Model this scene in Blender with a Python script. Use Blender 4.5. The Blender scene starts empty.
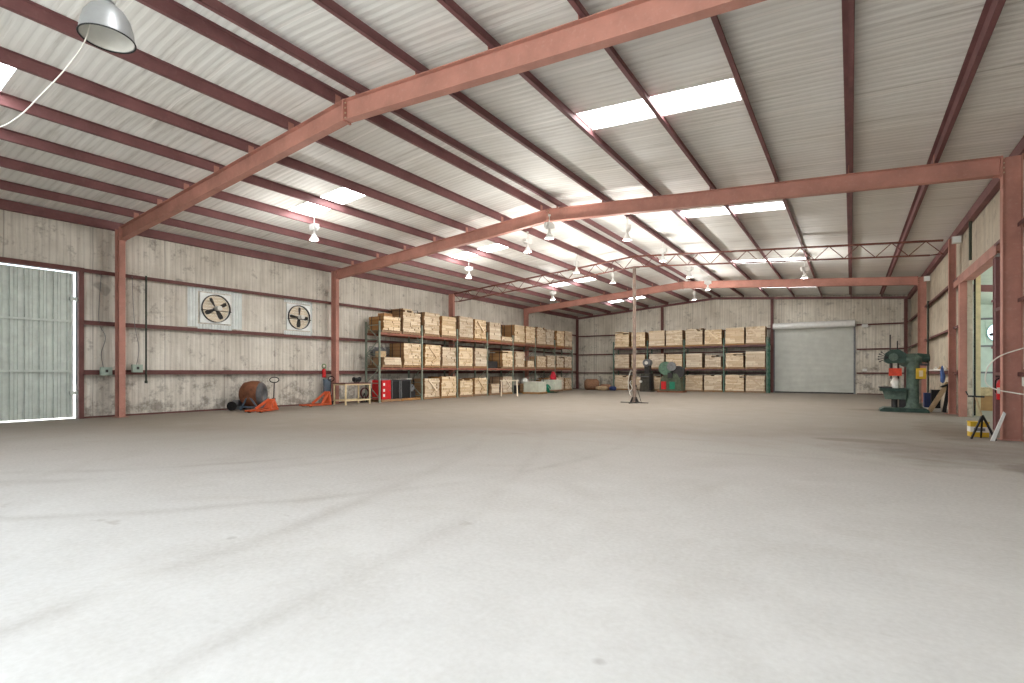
import bpy, bmesh, math, random
from mathutils import Vector, Matrix
random.seed(7)
SC = bpy.context.scene
COL = SC.collection
PI = math.pi

# ------------------------------------------------------------------ materials
def srgb(r, g, b):
    f = lambda v: (v / 255 / 12.92) if v / 255 <= .04045 else ((v / 255 + .055) / 1.055) ** 2.4
    return (f(r), f(g), f(b), 1)

class NT:
    def __init__(s, name):
        s.m = bpy.data.materials.new(name); s.m.use_nodes = True
        s.t = s.m.node_tree; s.t.nodes.clear()
        s.out = s.n('ShaderNodeOutputMaterial')
    def n(s, typ, **kw):
        nd = s.t.nodes.new(typ)
        for k, v in kw.items(): setattr(nd, k, v)
        return nd
    def l(s, a, b): s.t.links.new(a, b)
    def coord(s, scale=(1, 1, 1), kind='Object', rot=(0, 0, 0)):
        tc = s.n('ShaderNodeTexCoord'); mp = s.n('ShaderNodeMapping')
        mp.inputs['Scale'].default_value = scale; mp.inputs['Rotation'].default_value = rot
        s.l(tc.outputs[kind], mp.inputs['Vector']); return mp.outputs['Vector']
    def noise(s, vec, scale, detail=4, rough=.55, dist=0):
        nd = s.n('ShaderNodeTexNoise'); nd.inputs['Scale'].default_value = scale
        nd.inputs['Detail'].default_value = detail; nd.inputs['Roughness'].default_value = rough
        nd.inputs['Distortion'].default_value = dist
        if vec is not None: s.l(vec, nd.inputs['Vector'])
        return nd.outputs['Fac']
    def ramp(s, fac, stops):
        r = s.n('ShaderNodeValToRGB')
        e = r.color_ramp.elements
        while len(e) < len(stops): e.new(.5)
        for i, (p, c) in enumerate(stops):
            e[i].position = p; e[i].color = c if not isinstance(c, (int, float)) else (c, c, c, 1)
        s.l(fac, r.inputs['Fac']); return r.outputs['Color']
    def mix(s, fac, a, b, mode='MIX'):
        nd = s.n('ShaderNodeMix'); nd.data_type = 'RGBA'; nd.blend_type = mode
        for sock, v in ((nd.inputs[0], fac), (nd.inputs[6], a), (nd.inputs[7], b)):
            if isinstance(v, (int, float)): sock.default_value = v
            elif isinstance(v, tuple): sock.default_value = v
            else: s.l(v, sock)
        return nd.outputs[2]
    def math(s, op, a, b=None, c=None, clamp=False):
        nd = s.n('ShaderNodeMath', operation=op); nd.use_clamp = clamp
        for i, v in enumerate((a, b, c)):
            if v is None: continue
            if isinstance(v, (int, float)): nd.inputs[i].default_value = v
            else: s.l(v, nd.inputs[i])
        return nd.outputs[0]
    def bsdf(s, color, rough=.7, metal=0, bump=None, bstr=.3, bdist=.01, spec=.35):
        p = s.n('ShaderNodeBsdfPrincipled')
        if isinstance(color, tuple): p.inputs['Base Color'].default_value = color
        else: s.l(color, p.inputs['Base Color'])
        if isinstance(rough, (int, float)): p.inputs['Roughness'].default_value = rough
        else: s.l(rough, p.inputs['Roughness'])
        p.inputs['Metallic'].default_value = metal
        p.inputs['Specular IOR Level'].default_value = spec
        if bump is not None:
            b = s.n('ShaderNodeBump'); b.inputs['Strength'].default_value = bstr; b.inputs['Distance'].default_value = bdist
            s.l(bump, b.inputs['Height']); s.l(b.outputs['Normal'], p.inputs['Normal'])
        s.l(p.outputs[0], s.out.inputs['Surface']); return p

_simple = {}
def M(name, rgb, rough=.6, metal=0, var=.12, scale=6, bump=.15, rust=0):
    if name in _simple: return _simple[name]
    t = NT(name); v = t.coord(); c = srgb(*rgb)
    dk = tuple(x * (1 - var * 2.2) for x in c[:3]) + (1,); lt = tuple(min(1, x * (1 + var)) for x in c[:3]) + (1,)
    n = t.noise(v, scale, 5, .65)
    col = t.ramp(n, [(.3, dk), (.7, lt)])
    if rust:
        r = t.noise(v, scale * .5, 6, .7)
        col = t.mix(t.math('MULTIPLY', t.ramp(r, [(.5, 0), (.68, 1)]), rust), col, srgb(112, 66, 44))
    t.bsdf(col, rough, metal, n, bump, .004)
    _simple[name] = t.m; return t.m

def emis(name, rgb, strength):
    t = NT(name); e = t.n('ShaderNodeEmission'); e.inputs[0].default_value = srgb(*rgb); e.inputs[1].default_value = strength
    t.l(e.outputs[0], t.out.inputs['Surface']); return t.m

def steel_paint(name, rgb, dusty):
    t = NT(name); v = t.coord(); c = srgb(*rgb)
    n = t.noise(v, 1.6, 6, .6); n2 = t.noise(v, 14, 4, .6)
    col = t.ramp(n, [(.3, tuple(x * .78 for x in c[:3]) + (1,)), (.7, tuple(min(1, x * 1.16) for x in c[:3]) + (1,))])
    col = t.mix(t.math('MULTIPLY', t.ramp(n2, [(.55, 0), (.75, 1)]), .22), col, srgb(*dusty))
    t.bsdf(col, .62, 0, n2, .1, .003, .3); return t.m
m_beam = steel_paint('red_oxide_paint', (182, 130, 116), (208, 182, 168))
m_purl = steel_paint('dark_oxide_paint', (124, 84, 84), (156, 126, 118))
m_girt = steel_paint('girt_oxide_paint', (108, 70, 66), (150, 126, 116))
m_truss = steel_paint('joist_oxide_paint', (116, 72, 62), (150, 118, 104))

def mat_ceiling():
    t = NT('roof_insulation_facing')
    v = t.coord((1, 1, 1)); vs = t.coord((.10, 2.6, 1)); 
    sep = t.n('ShaderNodeSeparateXYZ'); t.l(v, sep.inputs[0])
    wob = t.noise(v, .9, 3, .5)
    y = t.math('ADD', sep.outputs[1], t.math('MULTIPLY', t.math('SUBTRACT', wob, .5), .10))
    rib = t.math('PINGPONG', t.math('MULTIPLY', y, 1), .0762)      # ribs every 6 in.
    rib = t.math('DIVIDE', rib, .0762)
    seam = t.math('PINGPONG', y, .76)
    seamm = t.math('LESS_THAN', seam, .028)
    streak = t.noise(vs, 2.6, 6, .65)
    blot = t.noise(v, .35, 5, .6)
    col = t.ramp(streak, [(.25, srgb(228, 228, 224)), (.5, srgb(237, 237, 233)), (.78, srgb(245, 245, 242))])
    col = t.mix(t.math('MULTIPLY', t.ramp(blot, [(.45, 0), (.7, 1)]), .25), col, srgb(190, 180, 164))
    col = t.mix(t.math('MULTIPLY', t.math('POWER', t.math('SUBTRACT', 1, rib), 3), .2), col, srgb(140, 136, 130))
    dirt = t.noise(t.coord((.3, 5, 1)), 1.3, 6, .7)
    col = t.mix(t.math('MULTIPLY', t.ramp(dirt, [(.54, 0), (.70, 1)]), .42), col, srgb(150, 142, 128))
    col = t.mix(t.math('MULTIPLY', seamm, .7), col, srgb(250, 248, 244))
    t.bsdf(col, .55, 0, t.math('ADD', t.math('MULTIPLY', rib, .6), t.math('MULTIPLY', streak, .5)), .38, .03, .4)
    return t.m
m_ceil = mat_ceiling()

def mat_wall(name, axis, lo, hi, bs=.7):
    """insulation facing with close vertical ribs, seams and grime; axis = 0 ribs counted along x, 1 along y"""
    t = NT(name); v = t.coord(); sep = t.n('ShaderNodeSeparateXYZ'); t.l(v, sep.inputs[0])
    a = sep.outputs[axis]; z = sep.outputs[2]
    wob = t.noise(v, .8, 3, .5)
    aa = t.math('ADD', a, t.math('MULTIPLY', t.math('SUBTRACT', wob, .5), .06))
    rib = t.math('DIVIDE', t.math('PINGPONG', aa, .0762), .0762)
    seam = t.math('LESS_THAN', t.math('PINGPONG', aa, .95), .014)
    st = t.noise(t.coord((7, 7, .35)), 1, 6, .65)
    bl = t.noise(v, .7, 6, .62)
    col = t.ramp(bl, [(.3, srgb(*lo)), (.6, srgb(*hi))])
    col = t.mix(t.math('MULTIPLY', t.ramp(st, [(.45, 0), (.7, 1)]), .38), col, srgb(138, 126, 110))
    col = t.mix(t.math('MULTIPLY', t.math('POWER', t.math('SUBTRACT', 1, rib), 4), .22), col, srgb(110, 102, 92))
    col = t.mix(t.math('MULTIPLY', seam, .38), col, srgb(100, 92, 82))
    # scuffs and grime, thickest low on the wall where things rub
    g = t.noise(v, 2.4, 7, .72)
    low = t.math('SUBTRACT', 1, t.math('DIVIDE', z, 1.7), clamp=True)
    gm = t.math('MULTIPLY', t.ramp(t.math('ADD', g, t.math('MULTIPLY', low, .14)), [(.56, 0), (.70, 1)]), .62)
    col = t.mix(gm, col, srgb(92, 82, 70))
    sp = t.noise(v, 1.1, 3, .5)
    col = t.mix(t.math('MULTIPLY', t.ramp(sp, [(.68, 0), (.72, 1)]), .4), col, srgb(84, 76, 68))
    wr = t.noise(t.coord((1, 1, 1.6)), 1.7, 5, .6, 1.2)
    t.bsdf(col, .6, 0, t.math('ADD', t.math('MULTIPLY', rib, .25), wr), bs, .06, .35)
    return t.m
m_wl = mat_wall('left_wall_facing', 1, (200, 194, 182), (226, 221, 210))
m_wf = mat_wall('far_wall_facing', 0, (204, 196, 180), (228, 222, 208))
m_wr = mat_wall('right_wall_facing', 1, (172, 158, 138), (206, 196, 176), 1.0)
m_white_wall = mat_wall('front_wall_facing', 0, (190, 184, 172), (214, 208, 198))

def mat_floor():
    t = NT('worn_concrete'); v = t.coord(); sep = t.n('ShaderNodeSeparateXYZ'); t.l(v, sep.inputs[0])
    X, Y = sep.outputs[0], sep.outputs[1]
    a = t.noise(v, .16, 6, .6, .4); b = t.noise(v, 1.3, 7, .62); c = t.noise(v, 26, 5, .6)
    col = t.ramp(a, [(.3, srgb(208, 205, 200)), (.65, srgb(221, 220, 217))])
    col = t.mix(t.math('MULTIPLY', t.ramp(b, [(.42, 0), (.72, 1)]), .5), col, srgb(236, 235, 232))
    col = t.mix(t.math('MULTIPLY', t.ramp(t.noise(v, .5, 8, .7, .8), [(.5, 0), (.72, 1)]), .32), col, srgb(182, 175, 164))
    # darker, browner tone toward the storage end of the hall
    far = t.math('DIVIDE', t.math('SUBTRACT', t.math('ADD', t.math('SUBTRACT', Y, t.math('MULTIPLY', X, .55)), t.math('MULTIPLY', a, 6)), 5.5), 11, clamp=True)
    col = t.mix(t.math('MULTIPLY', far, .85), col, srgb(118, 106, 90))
    # tyre tracks: arcs of circles
    wob = t.math('MULTIPLY', t.math('SUBTRACT', t.noise(v, .4, 2), .5), .5)
    brk = t.ramp(t.noise(v, .55, 4, .6), [(.38, 0), (.62, 1)])
    tot = None
    for cx, cy, r, w in ((-13, 7, 6.2, .11), (-13.1, 7.1, 7.0, .13), (-12, 8, 8.6, .1), (-3.5, 26, 15.5, .12), (-3.2, 26.2, 17.2, .1),
                         (6, 21, 12.0, .1), (6.2, 21.2, 13.3, .12), (-20, 24, 14.5, .12), (-19.6, 24.5, 16.0, .1), (-24, -2, 20.5, .12), (-24.5, -2, 22.2, .1), (14, 34, 24, .11), (14, 34, 25.7, .1)):
        dx = t.math('SUBTRACT', X, cx); dy = t.math('SUBTRACT', Y, cy)
        d = t.math('SQRT', t.math('ADD', t.math('MULTIPLY', dx, dx), t.math('MULTIPLY', dy, dy)))
        d = t.math('ABSOLUTE', t.math('SUBTRACT', t.math('ADD', d, wob), r))
        k = t.math('SUBTRACT', 1, t.math('DIVIDE', d, w * 1.6), clamp=True)
        tot = k if tot is None else t.math('MAXIMUM', tot, k)
    col = t.mix(t.math('MULTIPLY', t.math('MULTIPLY', tot, brk), .24), col, srgb(128, 116, 102))
    # oil and water stains; column shade and reflection painted into the broad patch
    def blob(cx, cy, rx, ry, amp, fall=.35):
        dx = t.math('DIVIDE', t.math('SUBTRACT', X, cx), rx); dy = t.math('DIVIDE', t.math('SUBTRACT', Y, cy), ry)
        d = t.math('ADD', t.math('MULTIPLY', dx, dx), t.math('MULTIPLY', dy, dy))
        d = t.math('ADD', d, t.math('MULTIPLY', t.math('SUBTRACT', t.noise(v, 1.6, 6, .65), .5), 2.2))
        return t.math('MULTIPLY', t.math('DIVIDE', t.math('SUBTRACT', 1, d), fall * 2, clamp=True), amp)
    st = blob(1.5, 11.2, 2.0, 2.0, .55, .8)  # broad patch by the right column: stain plus painted shade
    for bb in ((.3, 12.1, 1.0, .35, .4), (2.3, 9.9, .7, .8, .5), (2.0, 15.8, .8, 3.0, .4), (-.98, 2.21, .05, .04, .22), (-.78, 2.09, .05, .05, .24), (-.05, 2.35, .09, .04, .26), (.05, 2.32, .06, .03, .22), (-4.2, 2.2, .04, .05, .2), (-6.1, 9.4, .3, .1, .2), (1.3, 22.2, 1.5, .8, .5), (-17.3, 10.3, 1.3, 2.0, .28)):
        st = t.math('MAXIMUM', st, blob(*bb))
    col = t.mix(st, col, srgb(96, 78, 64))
    spk = t.noise(t.coord((1, 1.6, 1)), 1.5, 3, .5)
    col = t.mix(t.math('MULTIPLY', t.ramp(spk, [(.70, 0), (.76, 1)]), .3), col, srgb(140, 128, 112))
    fine = t.ramp(c, [(.3, 0), (.7, 1)])
    col = t.mix(.10, col, fine, 'OVERLAY')
    rg = t.ramp(b, [(.3, .62), (.7, .82)])
    t.bsdf(col, rg, 0, t.math('ADD', c, t.math('MULTIPLY', b, 2)), .12, .006, .25)
    return t.m
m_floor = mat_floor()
m_ground = M('outdoor_concrete', (228, 226, 220), .9, scale=.4)  # unseen ground, kept pale to bounce daylight up onto the ceiling

def mat_timber(name, a, b):
    t = NT(name); geo = t.n('ShaderNodeNewGeometry'); oi = t.n('ShaderNodeObjectInfo')
    v = t.coord((2, 2, 14)); n = t.noise(v, 3, 5, .6)
    col = t.ramp(geo.outputs['Random Per Island'], [(0, srgb(*a)), (1, srgb(*b))])
    col = t.mix(t.math('MULTIPLY', n, .35), col, srgb(150, 112, 74))
    # each bundle differs a little in shade
    hs = t.n('ShaderNodeHueSaturation'); t.l(col, hs.inputs['Color'])
    t.l(t.math('ADD', t.math('MULTIPLY', oi.outputs['Random'], .22), .88), hs.inputs['Value'])
    t.l(t.math('ADD', t.math('MULTIPLY', oi.outputs['Random'], .3), .8), hs.inputs['Saturation'])
    t.bsdf(hs.outputs[0], .75, 0, n, .3, .006, .25); return t.m
m_end = mat_timber('sawn_board_ends', (216, 190, 154), (248, 232, 204))
m_side = mat_timber('weathered_board_sides', (146, 110, 76), (176, 138, 98))
m_pallet = mat_timber('pallet_wood', (148, 112, 78), (186, 150, 108))
m_card = M('brown_cardboard', (176, 132, 88), .8, var=.08, scale=3)
m_upr = M('rack_green_grey', (150, 162, 146), .55, var=.15, scale=5, rust=.35)
m_upr2 = M('rack_green', (104, 132, 116), .55, var=.15, scale=5, rust=.25)
m_rbeam = M('rack_beam_red_brown', (150, 96, 78), .6, var=.2, scale=3, rust=.4)
m_rbeam2 = M('rack_beam_plum', (104, 74, 74), .6, var=.2, scale=3, rust=.3)
m_galv = M('galvanised_sheet', (216, 224, 218), .45, .2, var=.08, scale=3)
m_galvb = M('galvanised_bright', (236, 240, 238), .5, .2, var=.06, scale=3)
m_white = M('white_enamel', (232, 232, 228), .45, var=.05)
m_cream = M('cream_paint', (226, 206, 164), .5, var=.08)
m_black = M('black_paint', (22, 22, 24), .5, var=.2)
m_dark = M('dark_grey_steel', (62, 60, 60), .5, .3, var=.2)
m_grey = M('mid_grey_steel', (128, 130, 132), .5, .3, var=.15)
m_red = M('red_paint', (204, 34, 38), .45, var=.1)
m_orange = M('orange_paint', (222, 104, 62), .5, var=.15, rust=.3)
m_mgreen = M('machine_green', (94, 114, 102), .5, var=.2, scale=8)
m_mgreen2 = M('machine_dark_green', (56, 78, 69), .5, var=.2, scale=8)
m_yellow = M('yellow_paint', (216, 178, 50), .5, var=.1)
m_rubber = M('rubber', (30, 28, 28), .8, var=.1)
m_rust = M('rusted_drum', (132, 84, 58), .75, var=.25, scale=4, rust=.5)
m_blue = M('blue_grey_paint', (92, 108, 122), .55, var=.15, rust=.2)
m_shrink = M('pale_wrapped_load', (206, 210, 194), .6, var=.08, scale=4)
m_teal = M('teal_paint', (36, 128, 100), .5, var=.1)
m_sack = M('brown_sacking', (150, 112, 86), .9, var=.2, scale=10, bump=.5)
m_tan = M('tan_sacking', (190, 164, 130), .9, var=.2, scale=10, bump=.5)
m_pole = M('grey_brown_pipe', (140, 122, 110), .6, var=.2, rust=.4)
m_elec = M('grey_green_enclosure', (166, 182, 170), .5, var=.05)
m_conduit = M('dark_green_conduit', (54, 62, 52), .6, var=.1)
m_cable = M('white_cable_sheath', (232, 228, 218), .5, var=.03)
m_lgreen = M('pale_green_sheet', (206, 222, 210), .5, .1, var=.06, scale=2)
m_palewood = M('pale_planed_timber', (232, 218, 194), .7, var=.06)
m_wood = M('light_timber', (206, 178, 138), .7, var=.15, scale=8)
m_bolt = M('zinc_bolt', (214, 196, 168), .5, .3, var=.05)
m_alum = M('spun_aluminium', (160, 162, 162), .42, .55, var=.05)
m_blueb = M('blue_plastic', (52, 66, 112), .5, var=.1)
m_cloth = M('blue_cloth', (86, 112, 168), .9, var=.15)
m_concwhite = M('white_plastic', (226, 224, 216), .5, var=.05)
m_label = M('white_label', (238, 236, 230), .5, var=.02)
m_cream2 = M('shutter_cream', (214, 200, 178), .5, var=.06)
m_bulb = emis('lamp_glow', (255, 250, 238), 3)

def mat_skylight():
    t = NT('translucent_roof_panel'); v = t.coord((.4, 6, 1)); n = t.noise(v, 2, 4)
    sep = t.n('ShaderNodeSeparateXYZ'); t.l(t.coord(), sep.inputs[0])
    e = t.n('ShaderNodeEmission'); e.inputs[0].default_value = srgb(250, 252, 255)
    t.l(t.math('ADD', 6.0, t.math('MULTIPLY', n, 2.4)), e.inputs[1])
    d = t.n('ShaderNodeBsdfTranslucent'); d.inputs[0].default_value = (.8, .8, .8, 1)
    a = t.n('ShaderNodeAddShader'); t.l(e.outputs[0], a.inputs[0]); t.l(d.outputs[0], a.inputs[1])
    t.l(a.outputs[0], t.out.inputs['Surface']); return t.m
m_sky = mat_skylight()

# ------------------------------------------------------------------ mesh helpers
class MB:
    def __init__(s): s.v = []; s.f = []; s.mi = []; s.sm = []
    def add(s, vs, fs, mi=0, mat=None, smooth=False):
        o = len(s.v)
        for p in vs: s.v.append(tuple(mat @ Vector(p)) if mat else tuple(p))
        for i, f in enumerate(fs):
            s.f.append(tuple(o + k for k in f)); s.mi.append(mi[i] if isinstance(mi, (list, tuple)) else mi); s.sm.append(smooth)
        return s
    def box(s, x0, x1, y0, y1, z0, z1, mi=0, mat=None):
        v = [(x, y, z) for z in (z0, z1) for y in (y0, y1) for x in (x0, x1)]
        # faces: bottom top -y +y -x +x
        f = [(0, 2, 3, 1), (4, 5, 7, 6), (0, 1, 5, 4), (2, 6, 7, 3), (0, 4, 6, 2), (1, 3, 7, 5)]
        return s.add(v, f, mi, mat)
    def bar(s, a, b, w, h, mi=0, up=(0, 0, 1)):
        a, b = Vector(a), Vector(b); d = (b - a); L = d.length; z = d.normalized()
        x = Vector(up).cross(z)
        if x.length < 1e-4: x = Vector((1, 0, 0)).cross(z)
        x.normalize(); y = z.cross(x)
        m = Matrix((x, y, z)).transposed().to_4x4(); m.translation = a
        return s.box(-w / 2, w / 2, -h / 2, h / 2, 0, L, mi, m)
    def cyl(s, a, b, r0, r1=None, n=16, mi=0, cap=True):
        r1 = r0 if r1 is None else r1
        a, b = Vector(a), Vector(b); z = (b - a).normalized()
        x = z.orthogonal().normalized(); y = z.cross(x)
        vs = []
        for c, r in ((a, r0), (b, r1)):
            for i in range(n):
                t = 2 * PI * i / n; vs.append(c + x * math.cos(t) * r + y * math.sin(t) * r)
        s.add(vs, [(i, (i + 1) % n, n + (i + 1) % n, n + i) for i in range(n)], mi, smooth=True)
        if cap: s.add(vs, [tuple(range(n - 1, -1, -1)), tuple(range(n, 2 * n))], mi)
        return s
    def tube(s, pts, r, n=8, mi=0):
        P = [Vector(p) for p in pts]; rings = []
        up = None
        for i, p in enumerate(P):
            t = (P[min(i + 1, len(P) - 1)] - P[max(i - 1, 0)]).normalized()
            x = t.orthogonal().normalized() if up is None else (up - t * up.dot(t)).normalized()
            up = x; y = t.cross(x)
            rr = r[i] if isinstance(r, (list, tuple)) else r
            rings.append([p + x * math.cos(2 * PI * k / n) * rr + y * math.sin(2 * PI * k / n) * rr for k in range(n)])
        vs = [q for R in rings for q in R]; fs = []
        for i in range(len(P) - 1):
            for k in range(n): fs.append((i * n + k, i * n + (k + 1) % n, (i + 1) * n + (k + 1) % n, (i + 1) * n + k))
        s.add(vs, fs, mi, smooth=True)
        s.add(vs, [tuple(range(n - 1, -1, -1)), tuple(range((len(P) - 1) * n, len(P) * n))], mi); return s
    def lathe(s, prof, n=24, mi=0, mat=None):
        vs = []; fs = []
        for r, z in prof:
            for k in range(n):
                t = 2 * PI * k / n; vs.append((r * math.cos(t), r * math.sin(t), z))
        for i in range(len(prof) - 1):
            for k in range(n): fs.append((i * n + k, i * n + (k + 1) % n, (i + 1) * n + (k + 1) % n, (i + 1) * n + k))
        return s.add(vs, fs, mi, mat, True)
    def prism(s, poly, y0, y1, mi=0, mat=None):
        """poly in (x,z), extruded along y"""
        n = len(poly); vs = [(x, y0, z) for x, z in poly] + [(x, y1, z) for x, z in poly]
        fs = [(i, (i + 1) % n, n + (i + 1) % n, n + i) for i in range(n)] + [tuple(range(n - 1, -1, -1)), tuple(range(n, 2 * n))]
        return s.add(vs, fs, mi, mat)
    def ibeam(s, a, b, depth, width, t=.014, mi=0, up=(0, 0, 1)):
        """I section; web lies in the plane of the run and `up`"""
        a, b = Vector(a), Vector(b); z = (b - a).normalized(); L = (b - a).length
        x = Vector(up).cross(z).normalized(); y = z.cross(x)
        m = Matrix((x, y, z)).transposed().to_4x4(); m.translation = a
        s.box(-t / 2, t / 2, -depth / 2 + t, depth / 2 - t, 0, L, mi, m)
        s.box(-width / 2, width / 2, -depth / 2, -depth / 2 + t, 0, L, mi, m)
        s.box(-width / 2, width / 2, depth / 2 - t, depth / 2, 0, L, mi, m); return s
    def build(s, name, mats, parent=None, loc=None, rotz=0):
        me = bpy.data.meshes.new(name); me.from_pydata(s.v, [], s.f)
        for m in (mats if isinstance(mats, (list, tuple)) else [mats]): me.materials.append(m)
        for i, p in enumerate(me.polygons): p.material_index = s.mi[i]; p.use_smooth = s.sm[i]
        bm = bmesh.new(); bm.from_mesh(me); bmesh.ops.recalc_face_normals(bm, faces=bm.faces); bm.to_mesh(me); bm.free()
        o = bpy.data.objects.new(name, me); COL.objects.link(o)
        if parent is not None: o.parent = parent
        if loc is not None: o.location = loc; o.rotation_euler.z = rotz
        return o

def tag(o, label, cat, group=None, kind='thing'):
    o['label'] = label; o['category'] = cat; o['kind'] = kind
    if group: o['group'] = group
    return o
def thing(name, label, cat, loc=(0, 0, 0), rotz=0, group=None):
    o = bpy.data.objects.new(name, None); COL.objects.link(o); o.location = loc; o.rotation_euler = (0, 0, rotz)
    o.empty_display_size = .2
    return tag(o, label, cat, group)
def struct(o): o['kind'] = 'structure'; return o
def dup(root, loc, rotz, label, group=None, scale=None):
    r = root.copy(); COL.objects.link(r); r.location = loc; r.rotation_euler = (0, 0, rotz); r['label'] = label
    if group: r['group'] = group
    if scale: r.scale = scale
    for ch in list(root.children):
        c = ch.copy(); COL.objects.link(c); c.parent = r
        for g in list(ch.children):
            d = g.copy(); COL.objects.link(d); d.parent = c
    return r
ORD = ['first', 'second', 'third', 'fourth', 'fifth', 'sixth', 'seventh', 'eighth', 'ninth', 'tenth', 'eleventh', 'twelfth', 'thirteenth', 'fourteenth']

# ------------------------------------------------------------------ building dimensions
WL, WR = -18.63, 2.91            # inner faces of the long walls
XM = (WL + WR) / 2 - .01         # ridge
YN, YF = -1.5, 37.7              # near and far end walls
ZR, SL = 6.42, .075              # rafter top at the ridge, roof slope
def zr(x): return ZR - SL * abs(x - XM)
FR = [6.25, 13.9, 21.5, 29.2]    # frames; the third is a joist on a pole
GZ = [1.32, 2.77, 4.26]          # girt lines

# floor and outdoor ground
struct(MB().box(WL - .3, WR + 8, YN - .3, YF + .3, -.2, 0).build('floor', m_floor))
struct(MB().box(-80, 70, -70, 100, -.5, -.21).build('ground', m_ground))

# ceiling: both slopes, with openings for the translucent panels
SKY_Y = [(1.58, 2.52), (9.07, 9.87), (16.40, 17.22), (24.98, 25.80), (33.15, 33.95)]
SKY_D = (3.36, 6.24)             # distance from the ridge
def roof_piece(mb, x0, x1, y0, y1):
    a0, a1 = zr(x0) + .262, zr(x1) + .262
    v = [(x0, y0, a0), (x1, y0, a1), (x1, y1, a1), (x0, y1, a0)]
    v += [(x, y, z + .09) for x, y, z in v]
    mb.add(v, [(0, 3, 2, 1), (4, 5, 6, 7), (0, 1, 5, 4), (1, 2, 6, 5), (2, 3, 7, 6), (3, 0, 4, 7)])
mb = MB()
ys = [YN - .2]
for a, b in SKY_Y: ys += [a, b]
ys.append(YF + .2)
for i in range(len(ys) - 1):
    y0, y1 = ys[i], ys[i + 1]
    if i % 2 == 0:
        roof_piece(mb, WL - .2, XM, y0, y1); roof_piece(mb, XM, WR + .2, y0, y1)
    else:
        for s in (-1, 1):
            for d0, d1 in ((0, SKY_D[0]), (SKY_D[1], WR + .2 - XM)):
                xs = sorted((XM + s * d0, XM + s * d1)); roof_piece(mb, xs[0], xs[1], y0, y1)
struct(mb.build('ceiling', m_ceil))
nwin = 0
for y0, y1 in SKY_Y:
    for s in (-1, 1):
        nwin += 1
        mb = MB(); n = 24; x0, x1 = sorted((XM + s * SKY_D[0], XM + s * SKY_D[1]))
        vs = []
        for k in range(n + 1):
            y = y0 + (y1 - y0) * k / n; dz = .285 + .012 * (k % 2)
            vs += [(x0, y, zr(x0) + dz), (x1, y, zr(x1) + dz)]
        mb.add(vs, [(2 * k, 2 * k + 1, 2 * k + 3, 2 * k + 2) for k in range(n)])
        struct(mb.build('window_%d' % nwin, m_sky))

# walls --------------------------------------------------------------
def panel(mb, axis, fix0, fix1, a0, a1, z0, z1, holes):
    """wall slab with rectangular holes (a0,a1,z0,z1); axis 'y' = wall runs along y"""
    cuts = sorted({a0, a1} | {h[0] for h in holes} | {h[1] for h in holes})
    for i in range(len(cuts) - 1):
        p, q = cuts[i], cuts[i + 1]; mid = (p + q) / 2
        hs = sorted((h[2], h[3]) for h in holes if h[0] <= mid <= h[1])
        z = z0
        for h0, h1 in hs + [(z1, z1)]:
            if h0 > z + 1e-6:
                if axis == 'y': mb.box(fix0, fix1, p, q, z, h0)
                else: mb.box(p, q, fix0, fix1, z, h0)
            z = max(z, h1)
FAN = [(9.17, 3.57), (12.40, 3.55)]
HL = [(1.3, 5.34, 0, 4.24)] + [(y - .50, y + .50, z - .50, z + .50) for y, z in FAN]
mb = MB(); panel(mb, 'y', WL - .12, WL, YN - .2, YF + .1, 0, zr(WL) + .26, HL); struct(mb.build('wall_left', m_wl))
OP = (16.35, 20.35, 0, 4.15)
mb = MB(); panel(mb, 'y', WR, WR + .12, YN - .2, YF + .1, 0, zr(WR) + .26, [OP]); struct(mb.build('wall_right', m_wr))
def gable(mb, y0, y1, x0, x1, zb, grow=.26):
    pts = [(x0, zb), (x1, zb), (x1, zr(x1) + grow)]
    if x0 < XM < x1: pts.append((XM, ZR + grow))
    pts.append((x0, zr(x0) + grow)); mb.prism(pts, y0, y1)
RD = (-4.22, .16, 4.14)          # roller door opening
mb = MB()
gable(mb, YF, YF + .12, WL - .1, RD[0], 0); gable(mb, YF, YF + .12, RD[0], RD[1], RD[2]); gable(mb, YF, YF + .12, RD[1], WR + .1, 0)
struct(mb.build('wall_far', m_wf))
mb = MB()
gable(mb, YN - .12, YN, WL - .1, -10.5, 0); gable(mb, YN - .12, YN, -10.5, 2.2, 5.2); gable(mb, YN - .12, YN, 2.2, WR + .1, 0)
struct(mb.build('wall_near', m_white_wall))

# lean-to beyond the opening in the right wall
LX, LY0 = 9.6, 12.0
mb = MB()
mb.box(LX, LX + .1, LY0, 15.0, 0, 4.6); mb.box(LX, LX + .1, 35.0, YF, 0, 4.6); mb.box(LX, LX + .1, 15.0, 35.0, 4.3, 4.6)  # unseen side, opened along its middle to let daylight into the lean-to
struct(mb.build('wall_annex_side', m_lgreen))
struct(MB().box(WR + .12, LX, LY0 - .1, LY0, 0, 5.6).build('wall_annex_near', m_lgreen))
mb = MB(); fx, fz = 6.72, 3.50
panel(mb, 'x', YF, YF + .1, WR + .1, LX, 0, 5.6, [(fx - .55, fx + .55, fz - .55, fz + .55)])
for k in range(22):
    x = WR + .3 + k * .305
    if abs(x - fx) > .6: mb.box(x - .02, x + .02, YF - .025, YF, 0, 5.4)
struct(mb.build('wall_annex_far', m_lgreen))
mb = MB(); mb.add([(WR + .1, LY0 - .1, 5.45), (LX + .1, LY0 - .1, 4.6), (LX + .1, YF + .1, 4.6), (WR + .1, YF + .1, 5.45)] + [(WR + .1, LY0 - .1, 5.55), (LX + .1, LY0 - .1, 4.7), (LX + .1, YF + .1, 4.7), (WR + .1, YF + .1, 5.55)],
    [(0, 3, 2, 1), (4, 5, 6, 7), (0, 1, 5, 4), (1, 2, 6, 5), (2, 3, 7, 6), (3, 0, 4, 7)])
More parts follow.
